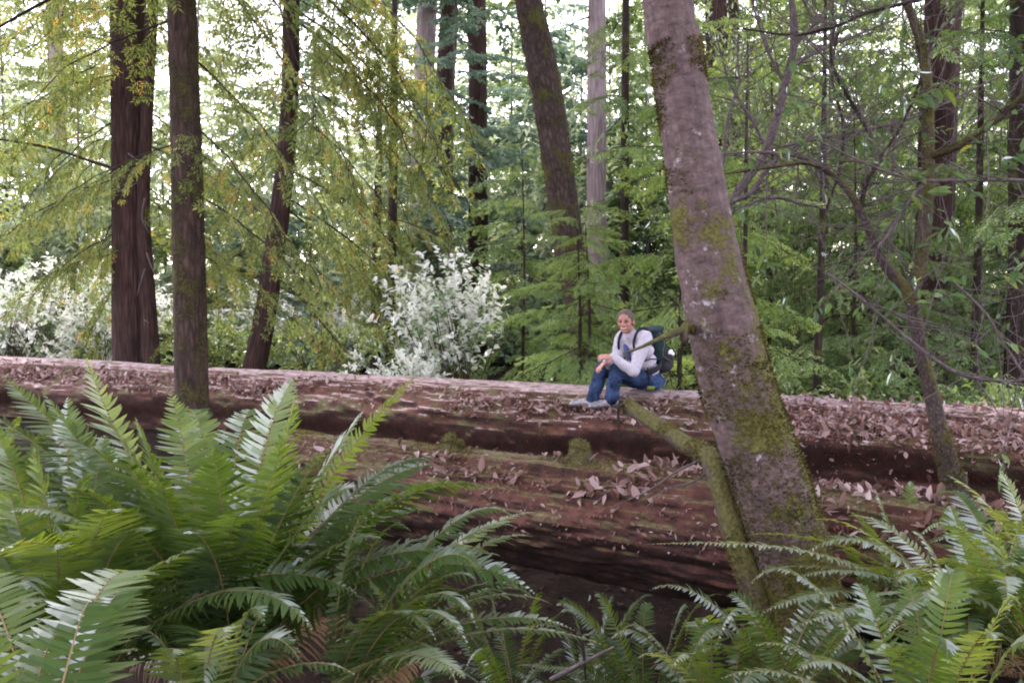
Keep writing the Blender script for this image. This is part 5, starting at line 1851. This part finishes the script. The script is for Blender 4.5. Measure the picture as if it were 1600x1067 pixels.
# shoes
for hh_, tt_, A in ((hL, tL, AL), (hR, tR, AR)):
    d = unit((tt_ - hh_) * np.array([1, 1, .6]))
    s = unit(np.cross(UP, d))
    n = np.cross(d, s)
    c = hh_ + n * .018
    g = Geo()
    limb(g, [c - d * .035 + n * .032, c + d * .07 + n * .03, c + d * .16 + n * .020, c + d * .215 + n * .014], [.038, .040, .038, .026], 16, 20)
    limb(g, [c + n * .04 + d * .01, A + UP * .0], [.040, .042], 14, 10)
    o = voxel('shoe', g, .006, M['shoe'], person, 2, .003, 40)
    g = Geo()
    for q, w_ in ((-.03, .038), (.04, .039), (.11, .043), (.17, .042), (.205, .034)):
        ellips(g, c + d * q - n * .006, np.array([d * .05, s * w_, n * .016]), 16, 8, .7)
    voxel('sole', g, .006, M['sole'], o, 1, origin=world_of(person))

# backpack: worn, but a thing of its own
pc = Hc * .44 + Sc * .56 - sf * .235 - UP * .03
pack = thing('backpack', 'dark green backpack with black lower pocket worn by the seated hiker', 'backpack', pc)
pu = unit(sp * .75 + UP * .5)
pb = unit(sf - pu * (sf @ pu))
g = Geo()
ellips(g, pc, np.array([pb * .086, lf * .122, pu * .205]), 28, 18, .62)
ellips(g, pc + pu * .08, np.array([pb * .088, lf * .125, pu * .14]), 28, 18, .7)
voxel('bag', g, .009, M['pack'], pack, 2, .010, 14)
g = Geo()
ellips(g, pc + pu * .195 - pb * .012, np.array([pb * .090, lf * .120, pu * .042]), 24, 14, .75)
voxel('lid', g, .009, M['pack'], pack, 2, .006, 16)
g = Geo()
ellips(g, pc - pu * .13 - pb * .045, np.array([pb * .085, lf * .138, pu * .13]), 24, 14, .65)
ellips(g, pc - pu * .19 + lf * .02, np.array([pb * .098, lf * .132, pu * .07]), 24, 14, .7)
voxel('lower_pocket', g, .009, M['pack_black'], pack, 2, .008, 16)
for s in (1, -1):
    b = lf * (s * .115)
    g = Geo()
    limb(g, [pc + pu * .17 + pb * .09 + b * .8, Sc - sf * .09 + sp * .065 + b, Sc + sf * .01 + sp * .088 + b, Sc + sf * .105 + sp * .01 + b, Sc + sf * .135 - sp * .11 + b * 1.05,
             Sc + sf * .125 - sp * .20 + b * 1.2, Hc * .45 + Sc * .55 + sf * .03 + lf * s * .185, Hc * .6 + Sc * .4 - sf * .10 + lf * s * .165], [.012, .014, .014, .014, .012, .008, .007, .007], 10, 50)
    g.build('shoulder_strap', M['navy'], pack, bk=False)
th = np.linspace(-2.5, 2.5, 40)
wc = Hc * .72 + Sc * .28
loop = np.array([wc - sf * .01 + sf * .150 * math.cos(a) + lf * .188 * math.sin(a) for a in th])
g = Geo()
V, Q, bk = tube(loop, .015, 10)
g.add(V, Q)
V, Q, bk = tube(loop[20:] + UP * .018, .014, 10)
g.add(V, Q)
V, Q, bk = tube(loop[24:] - UP * .018, .014, 10)
g.add(V, Q)
voxel('hip_belt', g, .007, M['pack_black'], pack, 2)
g = Geo()
side_n = unit(lf - pb * .25)
ellips(g, pc + lf * .137 - pu * .055 - pb * .070, np.array([pb * -.034, side_n * .010, unit(np.cross(side_n, pb)) * .024]), 20, 12)
g.build('patch', M['patch'], pack, bk=False)
g = Geo()
ellips(g, pc + lf * .134 - pu * .085 - pb * .100, np.array([pb * -.020, side_n * .010, unit(np.cross(side_n, pb)) * .018]), 16, 10)
g.build('buckle', M['patch'], pack, bk=False)
g = Geo()
q = P(1017, 606, d0 - .20)
ellips(g, q, np.array([fw * .055, lf * .02, UP * .022]), 18, 12, .8)
voxel('pouch', g, .006, M['lime'], pack, 1, .004, 30)
for (ax_, ay_, bx_, by_) in ((1047, 588, 1050, 604), (1041, 590, 1040, 601), (1012, 575, 1016, 600)):
    g = Geo()
    dd = d0 + .12 if ax_ > 1030 else d0 - .22
    limb(g, [P(ax_, ay_, dd), P(ax_ + 2, (ay_ + by_) / 2, dd), P(bx_, by_, dd)], [.007, .006, .005], 6, 10)
    g.build('loose_strap', M['pack_black'], pack, bk=False)
g = Geo()
limb(g, [pc + pu * .18 + lf * .118 + pb * .02, pc + pu * .08 + lf * .130 - pb * .02, pc - pu * .05 + lf * .140 + pb * .04, pc - pu * .14 + lf * .142 - pb * .04, pc - pu * .19 + lf * .136 - pb * .07], [.003] * 5, 6, 24)
g.build('cord', M['midrib'], pack, bk=False)
